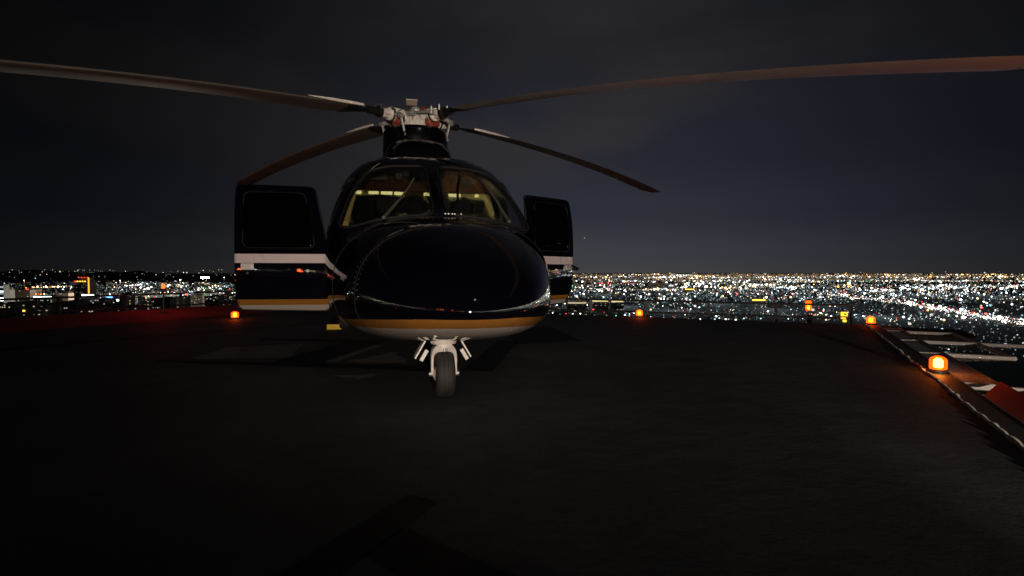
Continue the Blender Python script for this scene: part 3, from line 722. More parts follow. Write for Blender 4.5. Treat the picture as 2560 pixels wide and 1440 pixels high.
# cabin lights: strips on the cabin ceiling and a small cockpit dome light
for x, w_ in ((-.595, .13), (-.425, .15), (-.26, .13), (.49, .17), (.80, .05), (-.80, .10), (.15, .16)):
    MB().box((x, -.55, 2.065), (w_, .03, .045)).build('cabin_light', 'cabin_lamp', heli)
def lamp(name, typ, loc, e, col, size, rot=(0, 0, 0)):
    l = bpy.data.lights.new(name, typ); l.energy = e; l.color = col
    if typ == 'AREA': l.size = size
    else: l.shadow_soft_size = size
    o = bpy.data.objects.new(name, l); COL.objects.link(o); o.parent = heli; o.location = loc; o.rotation_euler = rot
lamp('cabin_light_glow', 'POINT', (0, -.6, 2.25), 80, (1, .82, .32), .03)
lamp('cockpit_light_glow', 'POINT', (.46, -1.5, 2.06), 2.4, (1, .76, .45), .012)
# lit door jambs
for sgn in (-1, 1):
    MB().tube([(sgn * .985, -1.40, .75), (sgn * 1.0, -1.40, 1.2), (sgn * .965, -1.40, 1.75), (sgn * .90, -1.40, 1.98)], .022, 6).build('door_jamb', 'cream', heli, smooth=True)

# wipers
for sgn in (-1, 1):
    pts = [(.50, 1.44), (.42, 1.55), (.34, 1.66), (.26, 1.78), (.20, 1.90)] if sgn < 0 else [(.62, 1.44), (.60, 1.55), (.58, 1.66), (.54, 1.78), (.50, 1.90)]
    ln = [p + Vector((0, -.025, .02)) for p in project(bvh, pts, 'front', sgn)]
    wp = MB().tube(ln, [.016, .014, .011, .009, .008], 6).build('wiper', 'interior', heli, smooth=True)
    MB().lathe([(.014, -.02), (.014, .02), (.008, .03)], ln[0], 'Y', 12).build('pivot', 'interior', wp)
    q_ = [p + Vector((0, .012, -.01)) for p in ln[1:]]; MB().tube(q_, .007, 4).build('wiper_blade', 'black', wp)

# ---- nose gear (wheel contact at u = 3.8)
NG = Vector((-.04, -3.82, 0)); TR = .185
gear = MB().tube([NG + Vector((0, .06, .44)), NG + Vector((0, .02, .60))], .05, 14).build('nose_gear', 'steel', heli, smooth=True)
tw = .076
prof = [(.075, -tw * .8), (.11, -tw * .95), (.15, -tw), (.172, -tw * .82), (.183, -tw * .5), (TR, -.02), (.178, -.018), (.178, -.012), (TR, -.010), (TR, .010), (.178, .012), (.178, .018), (TR, .02), (.183, tw * .5), (.172, tw * .82), (.15, tw), (.11, tw * .95), (.075, tw * .8)]
MB().lathe(prof, NG + Vector((0, 0, TR)), 'X', 36).build('tyre', 'tyre', gear, smooth=50)
MB().lathe([(.02, -.09), (.074, -.06), (.074, .06), (.02, .09)], NG + Vector((0, 0, TR)), 'X', 20).build('wheel_rim', 'gearwhite', gear)
# fork: an arch with a broad crown
m = MB(); rings = []
for a in np.linspace(0, math.pi, 19):
    x = -.093 * math.cos(a); z = .30 + .105 * math.sin(a) ** .8; wd = .040 + .045 * math.sin(a) ** 2; th = .011 + .026 * math.sin(a) ** 2
    nx, nz = -math.cos(a), math.sin(a)
    c = NG + Vector((x, .015, z))
    rings.append([c + Vector((nx * th, -wd, nz * th)), c + Vector((nx * th, wd, nz * th)), c + Vector((-nx * th, wd, -nz * th)), c + Vector((-nx * th, -wd, -nz * th))])
lowl = [[Vector((p.x, p.y + .0, TR - .01)) + Vector((0, (p.y - NG.y) * -.25, 0)) for p in rings[0]]]; lowr = [[Vector((p.x, p.y, TR - .01)) for p in rings[-1]]]
m.loft(lowl + rings + lowr); o = m.build('fork', 'gearwhite', gear, smooth=35)
md = o.modifiers.new('b', 'BEVEL'); md.width = .006; md.segments = 2; md.limit_method = 'ANGLE'
m = MB(); m.lathe([(.05, .415), (.10, .425), (.108, .445), (.108, .462), (.06, .47)], NG + Vector((0, .03, 0)), 'Z', 24); m.build('fork_collar', 'gearwhite', gear, smooth=40)
m = MB()
for sx in (-1, 1): m.lathe([(.022, -.012), (.022, .012)], NG + Vector((sx * .108, .0, TR)), 'X', 10)
m.build('axle_cap', 'steel', gear)
def text_mesh(body, sz, mt, parent, loc, rot):
    fc = bpy.data.curves.new('lettering', 'FONT'); fc.body = body; fc.size = sz; fc.extrude = .001; fc.align_x = 'CENTER'
    fo = bpy.data.objects.new('lettering_source', fc); COL.objects.link(fo)
    me_ = bpy.data.meshes.new_from_object(fo.evaluated_get(bpy.context.evaluated_depsgraph_get())); bpy.data.objects.remove(fo); bpy.data.curves.remove(fc)
    me_.materials.clear(); me_.materials.append(M[mt]); return link('gear_number', me_, parent, loc=loc, rot=rot)
text_mesh('10', .042, 'black', gear, NG + Vector((0, -.083, .372)), (R(80), 0, 0))
MB().tube([NG + Vector((0, -.02, .47)), NG + Vector((0, -.02, .50))], .012, 8).build('grease_nut', 'steel', gear)
# bay and splayed gear doors
for sx in (-1, 1):
    a = R(30) * sx
    rot = Matrix.Rotation(-a, 3, 'Y')
    o = MB().box((0, 0, -.085), (.012, .14, .17)).build('gear_door', 'gearwhite', heli); o.location = NG + Vector((sx * .140, .10, .455)); o.rotation_euler = (0, -a, 0)
    o2 = MB().box((0, 0, -.05), (.028, .05, .095)).build('door_link', 'gearwhite', heli); o2.location = NG + Vector((sx * .135, -.02, .385)); o2.rotation_euler = (0, -a, 0)
# main gear
for sx in (-1, 1):
    c = Vector((sx * 1.12, 1.9, .23)); mg = MB().tube([c + Vector((-sx * .1, 0, 0)), c + Vector((-sx * .25, .0, .45))], .05, 12).build('main_gear_leg', 'gearwhite', heli, smooth=True)
    p2_ = [(r_ * 1.25, h_ * 1.1) for r_, h_ in prof]; MB().lathe(p2_, c, 'X', 32).build('tyre', 'tyre', mg, smooth=50)
    MB().lathe([(.02, -.08), (.09, -.06), (.09, .06), (.02, .08)], c, 'X', 18).build('wheel_rim', 'gearwhite', mg)

# ---- main rotor
HUBZ = 3.22; TILT = R(3.3)
tiltm = Matrix.Rotation(TILT, 4, 'X')   # leans towards the nose (-y)
hub = MB().lathe([(.22, -.27), (.29, -.24), (.275, -.16), (.235, -.06), (.20, .02), (.16, .06), (.10, .10), (.06, .11)], n=28).build('rotor_hub', 'hubwhite', heli, smooth=40)
hub.matrix_local = Matrix.Translation((0, 0, HUBZ)) @ tiltm
WORLD_AZ = 43.4
blade_ang = [R(WORLD_AZ) - YAW + math.pi / 2 * k + 0 for k in range(4)]
# world directions: rear right (sin a, cos a) etc.; angle of rear-left blade measured from +x
base_dir = math.pi - R(WORLD_AZ) - YAW
rings = []
m = MB()
def airfoil(ch, t_, n=9):
    up, lo = [], []
    for i in range(n):
        x = (1 - math.cos(math.pi * i / (n - 1))) / 2; y = 5 * t_ * (.2969 * math.sqrt(x) - .126 * x - .3516 * x * x + .2843 * x ** 3 - .1015 * x ** 4)
        up.append((.28 * ch - x * ch, y * ch)); lo.append((.28 * ch - x * ch, -y * ch * .75))
    return up + lo[::-1][1:-1]
def droop(r): return -.57 * (r / 6.7) ** 2
def blade_ring(r, ch, th, tw, sweep=0., off=0.):
    pts = airfoil(ch, th); c, s_ = math.cos(tw), math.sin(tw)
    return [(r, (y * c - z * s_) - sweep, (y * s_ + z * c) + droop(r) + off) for y, z in pts]
rs = list(np.linspace(1.05, 6.3, 22)) + [6.42, 6.5, 6.6, 6.7, 6.75]
rr = []
for r_ in rs:
    ch = .39 if r_ < 6.45 else .39 - (r_ - 6.45) * .45; sw = 0 if r_ < 6.45 else (r_ - 6.45) ** 1.2 * .4
    rr.append(blade_ring(r_, ch * (1 if r_ > 1.2 else .8), .11 if r_ < 6.6 else .07, R(9 - 9 * r_ / 6.7), sw))
m.loft(rr); blade_me = m.mesh('rotor_blade', 'blade', 60)
m = MB(); er = []
for r_ in np.linspace(1.5, 6.15, 20):
    full = blade_ring(r_, .395, .118, R(9 - 9 * r_ / 6.7)); n_ = len(full); er.append([full[i] for i in (n_ - 1, 0, 1)])
for i in range(len(er)): er[i] = er[i] + [((p[0]), p[1] - .004, p[2]) for p in reversed(er[i])]
m.loft(er); edge_me = m.mesh('leading_edge', 'erosion', 60)
m = MB(); m.loft([blade_ring(r_, ch, .2, R(9), 0) for r_, ch in ((.78, .12), (.9, .18), (1.05, .32), (1.12, .33))]); root_me = m.mesh('blade_root', 'black', 50)
def edge_bar(y, name):
    m = MB(); rings = []
    for r_, h_ in ((.93, .013), (1.1, .018), (1.4, .015), (1.7, .003)):
        zc = droop(r_) + y * math.sin(R(8)) + .012; rings.append([(r_, y - .010, zc - h_), (r_, y + .010, zc - h_), (r_, y + .010, zc + h_), (r_, y - .010, zc + h_)])
    m.loft(rings); return m.mesh(name, 'hubwhite')
bar_le, bar_te = edge_bar(.122, 'root_edge_bar'), edge_bar(-.262, 'root_edge_bar')
# cuff assembly
def cuff_parts():
    out = []
    m = MB(); m.lathe([(.06, .16), (.085, .19), (.085, .26), (.068, .28), (.068, .36), (.092, .38), (.092, .46), (.066, .48), (.062, .58)], (0, 0, 0), 'X', 18)
    m.box((.34, 0, .068), (.20, .10, .035)); m.box((.52, 0, 0), (.10, .19, .06)); out.append(('blade_cuff', m.mesh('blade_cuff', 'hubwhite', 40)))
    m = MB(); m.lathe([(.05, .575), (.075, .585), (.075, .64), (.05, .65), (.05, .80)], (0, 0, 0), 'X', 14); m.lathe([(.096, .405), (.099, .41), (.099, .43), (.096, .435)], (0, 0, 0), 'X', 16); m.box((.29, .06, -.05), (.05, .09, .10)); out.append(('cuff_clamp', m.mesh('cuff_clamp', 'black', 40)))
    m = MB(); m.lathe([(.05, .29), (.085, .30), (.092, .335), (.085, .37), (.05, .38)], (0, .02, -.075), 'X', 16); m.box((.36, .10, -.10), (.08, .05, .07)); out.append(('elastomeric_boot', m.mesh('boot', 'red', 40)))
    m = MB(); m.tube([(.42, .12, -.02), (.44, .24, -.04), (.45, .27, -.06)], .03, 8); m.tube([(.45, .27, -.06), (.36, .26, -.34)], .018, 8); m.lathe([(.032, -.03), (.032, .03)], (.45, .27, -.06), 'Y', 10); m.lathe([(.028, -.03), (.028, .03)], (.37, .26, -.30), 'Y', 10); out.append(('pitch_link', m.mesh('pitch_link', 'hubgrey', 40)))
    m = MB(); m.tube([(.10, -.20, .03), (.24, -.21, .03)], .042, 12); m.tube([(.24, -.21, .03), (.55, -.15, .0)], .020, 10); m.lathe([(.045, -.02), (.045, .02)], (.11, -.2, .03), 'X', 12); m.lathe([(.034, -.03), (.034, .03)], (.55, -.15, 0), 'Z', 10); out.append(('lag_damper', m.mesh('lag_damper', 'hubgrey', 40)))
    m = MB()
    for s_ in range(3): m.tube([(.12, .05 * s_ - .06, .10 - .02 * s_), (.22, .07 * s_ - .08, .15 - .02 * s_), (.34, .06 * s_ - .05, .05), (.42, .10 - .02 * s_, -.05)], .007, 5)
    out.append(('hydraulic_line', m.mesh('hydraulic_line', 'steel', 40)))
    m = MB()
    for x_ in (.15, .45, .62):
        for y_ in (-.07, .07): m.lathe([(.016, .03), (.016, .10), (.010, .115)], (x_, y_, 0), 'Z', 6)
    out.append(('bolt_heads', m.mesh('bolt_heads', 'steel')))
    m = MB(); m.box((.27, -.068, .095), (.09, .004, .035)); out.append(('warning_placard', m.mesh('warning_placard', 'red')))
    return out
cps = cuff_parts()
for k in range(4):
    ang = base_dir + k * math.pi / 2
    mtx = Matrix.Translation((0, 0, HUBZ)) @ tiltm @ Matrix.Rotation(ang, 4, 'Z')
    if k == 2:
        worn = blade_me.copy(); worn.materials.clear(); worn.materials.append(M['blade_lit'])  # front right blade: same paint with the light put into its colour
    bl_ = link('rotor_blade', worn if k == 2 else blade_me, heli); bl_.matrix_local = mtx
    for nm, me_ in (('leading_edge', edge_me), ('blade_root', root_me)): link(nm, me_, bl_)
    if k != 2: link('root_edge_bar', bar_te if k == 3 else bar_le, bl_)
    for nm, me_ in cps:
        o = link(nm, me_, hub); o.matrix_local = Matrix.Rotation(ang, 4, 'Z')
# box on top of the head, slip ring, wiring
m = MB(); m.lathe([(.07, .08), (.08, .12), (.07, .16)], n=14); m.build('head_pedestal', 'hubgrey', hub)
M['boxbrown'] = mat('brown mesh box', (.11, .085, .06), .7, noise=.5, nscale=60)
bx_ = MB().box((-.06, -.04, .205), (.155, .12, .075)).build('head_box', 'boxbrown', hub)
m = MB().box((-.06, -.04, .247), (.165, .13, .008)).build('head_box_lid', 'hubwhite', hub)
for k in range(5):
    a = R(200 + k * 28); m = MB(); p0 = Vector((.2 * math.cos(a), .2 * math.sin(a), -.2)); m.tube([p0, p0 * 1.25 + Vector((0, 0, .12)), p0 * .9 + Vector((0, 0, .26))], .008, 6); m.build('wire_loop', 'black', hub)
MB().box((.05, -.225, -.13), (.07, .02, .09)).build('junction_box', 'hubgrey', hub)
for a_ in (200, 250, 300, 340):
    a = R(a_); MB().tube([(.24 * math.cos(a), .24 * math.sin(a), -.24), (.26 * math.cos(a), .26 * math.sin(a), -.02)], .016, 8).build('control_rod', 'gearwhite', hub)

# wheel chock
cp = gp(836, 823)
ck = empty('wheel_chock', (cp.x, cp.y, 0), YAW, label='yellow block chock on the deck ahead of the main wheel', cat='wheel chock')
m = MB(); m.add([(x, y, z) for x in (-.128, .128) for y, z in ((-.06, 0), (-.035, .085), (.035, .085), (.06, 0))], [(0, 1, 2, 3), (7, 6, 5, 4), (0, 4, 5, 1), (1, 5, 6, 2), (2, 6, 7, 3), (3, 7, 4, 0)]); m.build('chock_body', 'yellow', ck)
MB().tube([(.128, 0, .06), (.16, -.02, .05), (.17, 0, .02)], .006, 6).build('rope_loop', 'black', ck)

# ------------------------------------------------------------------ the city below
GZ = -130.0
def ground(x, y): return gp(x, y, GZ)
M['plain'] = mat('dark city ground', (.035, .035, .036), .9, noise=.97, nscale=.011)
M['hill'] = mat('dark hills', (.03, .03, .028), .95, noise=.4, nscale=.002)
m = MB(); n = 64
m.add([(0, 0, GZ)] + [(60000 * math.cos(2 * math.pi * k / n), 60000 * math.sin(2 * math.pi * k / n), GZ) for k in range(n)], [(0, 1 + k, 1 + (k + 1) % n) for k in range(n)])
m.build('city_plain', 'plain', kind='structure')
# hills on the horizon to the left
m = MB(); vs = []; K = 90
for k in range(K + 1):
    x = -400 + 1200 * k / K; d = 9500 + 900 * math.sin(k * .21)
    top = 691 - 13 * max(0, math.sin(math.pi * min(1, max(0, (x + 500) / 1150)))) - 3 * math.sin(k * .37) - 2 * math.sin(k * .9 + 1)
    p = at(x, top, d); q_ = at(x, top, d * 1.5)
    vs += [Vector((p.x, d * .72, GZ - 5)), Vector((p.x, d * .9, GZ + (p.z - GZ) * .6)), p, Vector((p.x * 1.5, d * 1.6, GZ))]
m.add(vs, [(4 * k + j, 4 * k + j + 1, 4 * k + j + 5, 4 * k + j + 4) for k in range(K) for j in range(3)])
m.build('hills', 'hill', kind='structure', smooth=80)

LC0 = {}
LC = {'warm': (1, .72, .34), 'amber': (1, .42, .07), 'white': (1, .94, .84), 'cool': (.72, .92, 1.0), 'teal': (.45, .85, .95), 'red': (1, .06, .04), 'blue': (.12, .2, 1), 'green': (.15, 1, .35)}
LV = {'g': .16, 'h': .4, 'a': .85, 'b': 2.8, 'c': 10.0, 'd': 80.0}
lmats = []; lidx = {}
for c_, rgb in LC.items():
    for v_, s_ in LV.items():
        lidx[c_, v_] = len(lmats); lmats.append(emis('city light %s %s' % (c_, v_), rgb, s_))
lights = []     # (position, diameter, colour, level)
def put(x, y, pxs, c_, v_, lift=6.0, d=None):
    p = ground(x, y) if d is None else at(x, y, d)
    if d is None: p.z += lift
    dist = math.hypot(p.x, p.y)
    lights.append((p, pxs * dist / F, c_, v_))
def pick(w): return random.choices(list(w), list(w.values()))[0]
FARC = {'warm': 5, 'amber': 3, 'white': 3, 'cool': 1}; MIDC = {'white': 5, 'cool': 4, 'warm': 2.2, 'teal': 1.2, 'amber': .6, 'red': .5, 'green': .12}; NEARC = {'white': 4, 'cool': 4, 'warm': 1.6, 'teal': 1, 'red': .7, 'amber': .5, 'blue': .12, 'green': .12}
def size(big=1.0): return min(7.0, random.lognormvariate(math.log(1.32 * big), .48))
def scatter(n, x0, x1, ys, big=1.0, lv=None):
    """ys: list of (y0, y1, weight, palette)"""
    for _ in range(n):
        y0, y1, _w, pal = random.choices(ys, [q[2] for q in ys])[0]
        x = random.uniform(x0, x1); y = random.uniform(y0, y1)
        put(x, y, size(big * (.75 if y < 700 else 1.05 if y < 735 else 1.6)), pick(pal), pick(lv or {'a': 5, 'b': 4, 'c': 1.6}))
def clusters(n, x0, x1, ys, per=14, sx=26, sy=2.5):
    for _ in range(n):
        y0, y1, _w, pal = random.choices(ys, [q[2] for q in ys])[0]
        cx, cy = random.uniform(x0, x1), random.uniform(y0, y1); main = pick(pal); k = max(.35, (cy - 682) / 45)
        for _ in range(random.randint(per // 2, per * 2)):
            y = max(685.2, random.gauss(cy, sy * k)); put(random.gauss(cx, sx * (.5 + .5 * k)), y, size(.95 if y < 712 else 1.35), main if random.random() < .7 else pick(pal), pick({'a': 3, 'b': 4, 'c': 2.4}))
def street(xa, ya, xb, yb, n, pal, jit=.6, big=1.0, lv=None):
    for i in range(n):
        t_ = (i + random.uniform(-.25, .25)) / n; put(xa + (xb - xa) * t_, ya + (yb - ya) * t_ + random.gauss(0, jit), size(big), pick(pal), pick(lv or {'a': 2, 'b': 4, 'c': 2}))
RY = [(685.0, 688, 1.0, FARC), (687, 695, 3.6, FARC), (692, 706, 3.6, {**MIDC, 'warm': 4, 'amber': 1.6}), (702, 728, 4.6, MIDC), (726, 752, 3.6, MIDC), (750, 806, 3.2, NEARC)]
scatter(1900, 1390, 2600, RY)
clusters(105, 1400, 2600, RY)
scatter(900, 700, 1390, RY); clusters(46, 700, 1390, RY)
clusters(16, 1600, 2150, [(688, 716, 1, {'white': 3, 'cool': 2, 'warm': 2})], per=24)
clusters(10, 1640, 2560, [(712, 726, 1, {'cool': 4, 'white': 3})], per=22, sx=40)
for y_ in (690, 694, 699, 705, 712, 719, 727, 737, 748):
    street(1400 + random.uniform(0, 300), y_, 2560, y_ + random.uniform(-4, 5), int(70 - (y_ - 690) * .5), MIDC if y_ > 700 else FARC, .5)
street(1420, 745, 1560, 715, 14, MIDC); street(1600, 772, 1770, 738, 16, {'teal': 3, 'white': 2, 'green': .4}); street(1900, 790, 2100, 722, 18, MIDC)
# faint glowing specks added as the haze glow between the lamps
def faint(n, cx, sx, x0, x1, rows, lv):
    k = 0
    while k < n:
        x = random.gauss(cx, sx)
        if not x0 < x < x1: continue
        y0, y1, _w, pal = random.choices(rows, [q[2] for q in rows])[0]; put(x, random.uniform(y0, y1), random.uniform(1.3, 2.8) * (1 if y0 < 720 else 1.4), pick(pal), pick(lv)); k += 1
FY = [(685, 692, 4, FARC), (690, 704, 6, {**MIDC, 'warm': 6, 'amber': 2}), (702, 730, 5, MIDC), (728, 760, 2.6, {'cool': 3, 'white': 2, 'teal': 2}), (756, 806, 1.2, {'cool': 3, 'white': 2, 'teal': 2})]
faint(2600, 1150, 260, 640, 1390, FY, {'g': 4, 'h': 1.5}); faint(7500, 1800, 420, 1390, 2600, FY, {'g': 5, 'h': 2}); faint(2600, 2150, 300, 1390, 2600, FY, {'g': 4, 'h': 1}); faint(1700, 430, 160, -40, 620, [(706, 740, 3, MIDC), (735, 785, 2, NEARC)], {'g': 4, 'h': 1}); faint(700, 120, 120, -40, 400, [(700, 780, 1, NEARC)], {'g': 3, 'h': 1})
for _ in range(170): put(random.uniform(1400, 2580), 686.5 - abs(random.gauss(0, 2.6)), size(.8), pick(FARC), pick({'a': 3, 'b': 2, 'h': 2}), d=15000)
# freeway: head lights and tail lights
for off, pal in ((0, {'white': 5, 'cool': 2}), (-7, {'red': 2.2, 'white': 3, 'warm': 1}), (4, {'white': 4, 'warm': 1})):
    street(2070, 738 + off * .4, 2270, 762 + off * .5, 46, pal, .8, 1.1); street(2270, 762 + off * .5, 2580, 816 + off, 74, pal, 1.6, 1.35, {'b': 3, 'c': 3})
street(1600, 724, 1930, 738, 46, {'red': 3, 'warm': 2, 'white': 1}, .8); street(1420, 706, 1600, 712, 30, {'red': 4, 'white': 1}, .9); street(1450, 722, 1660, 728, 26, {'white': 3, 'red': 1, 'warm': 1}, .7, 1.2)
# behind the helicopter and to the left
scatter(260, 560, 800, RY)
LY = [(700, 716, 1.2, {'warm': 2, 'white': 3, 'cool': 2}), (714, 735, 3, MIDC), (733, 760, 2.6, NEARC), (758, 785, 1, NEARC)]
scatter(420, 280, 610, LY, 1.1); clusters(14, 320, 610, LY, per=10, sx=16, sy=3)
scatter(90, -40, 300, LY, 1.0); scatter(24, -40, 600, [(686, 700, 1, {'white': 2, 'amber': 1, 'warm': 2})], .9)
street(60, 723, 180, 716, 26, {'amber': 4, 'red': 1, 'warm': 2}, 1.0, 1.1); street(80, 719, 165, 719, 12, {'warm': 3, 'white': 3}, .6, 1.4, {'c': 2, 'b': 1})
for _ in range(150): put(random.uniform(-30, 600), min(712, 674 + random.expovariate(1 / 17)), size(.75), pick({'white': 3, 'warm': 2, 'cool': 1}), pick({'a': 4, 'b': 1}), d=6500)
# the city goes on past both sides of the picture
for a0, a1, n_ in ((43, 165, 6500), (-110, -43, 600)):
    for _ in range(n_):
        y0, y1, _w, pal = random.choices(RY, [q[2] for q in RY])[0]; a = R(random.uniform(a0, a1)); dd = (CAMZ - GZ) * F / (random.uniform(y0, y1) - HZ)
        lights.append((Vector((math.sin(a) * dd, math.cos(a) * dd, GZ + 6)), size(1.4) * dd / F, pick(pal), pick({'a': 3, 'b': 3, 'c': 3, 'd': 2.2})))
# the closest blocks, down past the net frames
for _ in range(75): put(random.uniform(2180, 2600), random.uniform(792, 905), size(1.9), pick(NEARC), pick({'h': 4, 'a': 3, 'b': 2}))
faint(260, 2400, 160, 2120, 2620, [(790, 905, 1, {'cool': 2, 'white': 2, 'teal': 2})], {'g': 5, 'h': 1})
# stadium floods
for dx, dy in ((-4, 0), (-1, -1), (2, 0), (9, .4), (13, .2), (-1, 1.2)): put(508 + dx, 694 + dy, 4.2, 'white', 'd', d=4200)
# all around, for the mirror of the paint and glass
for _ in range(3200):
    a = random.uniform(R(100), R(300)); dd = random.uniform(1, 12) ** 1.4 * 700
    p = Vector((math.sin(a) * dd, math.cos(a) * dd, GZ + 6)); lights.append((p, size() * dd / F, pick(NEARC), pick({'a': 4, 'b': 3, 'c': 2, 'd': 1.2})))

# the largest lamps in view become objects of their own, the rest one mass
def in_view(p): return p.y > 0 and -1250 < p.x / p.y * F < 1250 and not (-690 < p.x / p.y * F < 140)
order = sorted(range(len(lights)), key=lambda i: -(lights[i][1] / math.hypot(lights[i][0].x, lights[i][0].y) * (LV[lights[i][3]] ** .3) if in_view(lights[i][0]) else 0))
big = order[:280]; bigset = set(big)
OCT = [(1, 0, 0), (-1, 0, 0), (0, 1, 0), (0, -1, 0), (0, 0, 1), (0, 0, -1)]; OF = [(0, 2, 4), (2, 1, 4), (1, 3, 4), (3, 0, 4), (2, 0, 5), (1, 2, 5), (3, 1, 5), (0, 3, 5)]
m = MB()
for i, (p, dia, c_, v_) in enumerate(lights):
    if i in bigset: continue
    r_ = dia / 2; m.add([(p.x + a * r_, p.y + b_ * r_, p.z + c2 * r_ * .8) for a, b_, c2 in OCT], OF, lidx[c_, v_])
me = m.mesh('city_lights', lmats, fix=False); link('city_lights', me, kind='stuff', label='mass of street and window lights and added haze specks across the plain', cat='city lights')
WORDS = {'warm': 'warm yellow', 'amber': 'amber', 'white': 'white', 'cool': 'bluish white', 'teal': 'pale teal', 'red': 'red', 'blue': 'deep blue', 'green': 'green'}
bulb_me = {}
ico = bmesh.new(); bmesh.ops.create_icosphere(ico, subdivisions=1, radius=.5); ico_me0 = bpy.data.meshes.new('lamp_globe'); ico.to_mesh(ico_me0); ico.free()
for i in big:
    p, dia, c_, v_ = lights[i]; key = (c_, v_)
    if key not in bulb_me:
        q_ = ico_me0.copy(); q_.materials.append(lmats[lidx[key]]); bulb_me[key] = q_
    side = 'city blocks left of the helicopter' if p.x < 0 else 'lit plain right of the helicopter'
    row = HZ + (CAMZ - p.z) / p.y * F; band_ = 'close to the horizon on' if row < 700 else 'in the crowded middle of' if row < 735 else 'in the nearest part of'
    o = link('city_lamp', bulb_me[key], label='%s lamp %s the %s' % (WORDS[c_], band_, side), cat='city lamp', group='%s lamps %s the %s' % (WORDS[c_], band_, side)); o.location = p; o.scale = (dia, dia, dia * .85)

# ---- buildings
M['conc_a'] = mat('grey facade', (.16, .16, .15), .8, noise=.2, nscale=.2); M['conc_b'] = mat('tan facade', (.18, .14, .11), .8, noise=.2, nscale=.2); M['conc_c'] = mat('dark facade', (.03, .032, .038), .6, noise=.2, nscale=.2)
M['win_w'] = emis('lit window warm', (1, .82, .5), .55); M['win_c'] = emis('lit window cool', (.75, .95, 1), .5); M['win_d'] = emis('dimly lit window', (.8, .75, .6), .10); M['win_off'] = mat('dark window', (.01, .012, .015), .15)
M['bar_w'] = emis('white light bar', (.85, 1, .95), 6); M['bar_b'] = emis('blue light bar', (.1, .3, 1), 5); M['bar_p'] = emis('violet light bar', (.55, .2, 1), 3.5); M['bar_a'] = emis('amber light strip', (1, .40, .03), 1.6); M['bar_r'] = emis('red roof lamp', (1, .05, .02), 4); M['bar_o'] = emis('orange crown lamp', (1, .5, .05), 3.5)
def building(name, x0, x1, yt, d, label, facade, lit=.3, cols=None, rows=None, cat='building', group=None, pal=('win_w', 'win_c', 'win_d'), step=None):
    a, b_ = at(x0, yt, d), at(x1, yt, d); w = b_.x - a.x; h = a.z - GZ; dep = max(18, w * .7); cx = (a.x + b_.x) / 2
    r = empty(name, (cx, d + dep / 2, GZ), label=label, cat=cat, group=group)
    MB().box((0, 0, h / 2), (w, dep, h)).build('wall', facade, r)
    m = MB(); m.box((0, 0, h + .5), (w + .6, dep + .6, 1.0)); m.box((w * .15, 0, h + 2.4), (w * .35, dep * .4, 2.8)); m.build('roof', 'roof', r)
    cols = cols or max(3, int(w / 4.5)); rows = rows or max(3, int(min(h, 80) / 4.2))
    cw, ch = w / cols, 4.0
    vis = min(rows, int(h / ch) - 1)
    gl = {}
    for j in range(vis):
        z = h - 2.6 - j * ch
        y_px = HZ - (z + GZ - CAMZ) / d * F
        if y_px > 815: break
        if random.random() < .25: continue
        for i in range(cols):
            if random.random() < lit:
                k = random.choices(pal, (3, 2, 4))[0]
                if k not in gl: gl[k] = MB().box((0, 0, 0), (cw * .62, .2, 1.9)).mesh('window', k)
                link('window', gl[k], r, loc=(-w / 2 + (i + .5) * cw, -dep / 2 - .06, z))
    return r, w, h, dep
def bar(r, w, h, dep, fx0, fx1, z, th, mt, name='light_bar'):
    return MB().box((w * (fx0 + fx1) / 2, -dep / 2 - .5, z), (w * (fx1 - fx0), .8, th)).build(name, mt, r)
g = building('tower_block', -14, 8, 712, 1500, 'tower with stacked teal lit floors at the very left edge', 'conc_c', .1)
for k in range(5): bar(*g, -.1, .48, g[2] - 6 - k * 9 - (k % 2) * 3, 2.6 if k else 4, random.choice(['bar_w', 'win_c']), 'lit_floor')
g = building('office_block', 10, 22, 724, 1550, 'narrow pale slab beside the teal lit tower', 'conc_a', .15)
g = building('office_block', 23, 74, 725, 1650, 'wide grey block carrying red roof lamps', 'conc_b', .22)
for fx, z in ((-.48, 3), (.33, 2), (.42, 2), (-.45, -34), (-.40, -34)): MB().box((g[1] * fx, -g[3] / 2 - .5, g[2] + z), (2.6, 1, 2)).build('roof_lamp', 'bar_r', g[0])
g = building('office_block', 82, 129, 741, 1500, 'dark block with two long white light bars under its roof', 'conc_c', .28)
bar(*g, -.48, -.02, g[2] - 2, 4.2, 'bar_w'); bar(*g, .02, .48, g[2] - 2, 4.0, 'bar_w')
for k in range(4): MB().box((g[1] * (-.4 + .13 * k), -g[3] / 2 + 3, g[2] + 6), (2.2, 1, 1.6)).build('roof_lamp', 'bar_r' if k % 2 else 'bar_o', g[0])
building('office_block', 131, 170, 733, 1700, 'brownish block between the white barred roof and the crowned tower', 'conc_b', .2)
g = building('tower_block', 184, 221, 704, 1400, 'tallest tower with red and orange lights on its crown', 'conc_c', .38, pal=('win_d', 'win_d', 'win_d'))
m = MB(); m.box((g[1] * .08, 2, g[2] + 5), (g[1] * .7, g[3] * .7, 9)); m.build('crown', 'conc_b', g[0])
for k in range(5): MB().box((g[1] * (-.40 + .17 * k), -g[3] / 2 - .6, g[2] + .6), (3.0, 1, 2.4)).build('crown_lamp', 'bar_r' if k == 0 else 'bar_o', g[0])
for k in range(4): MB().box((g[1] * (-.22 + .2 * k), -g[3] / 2 + 3, g[2] + 10.5), (2.0, 1, 1.6)).build('crown_lamp', 'bar_r', g[0])
MB().box((g[1] * .53, -g[3] / 2 - 1, g[2] - 10), (3.2, 1, 40)).build('light_strip', 'bar_a', g[0])
g = building('office_block', 204, 234, 737, 1300, 'pale block with one bright white bar below the crowned tower', 'conc_a', .3)
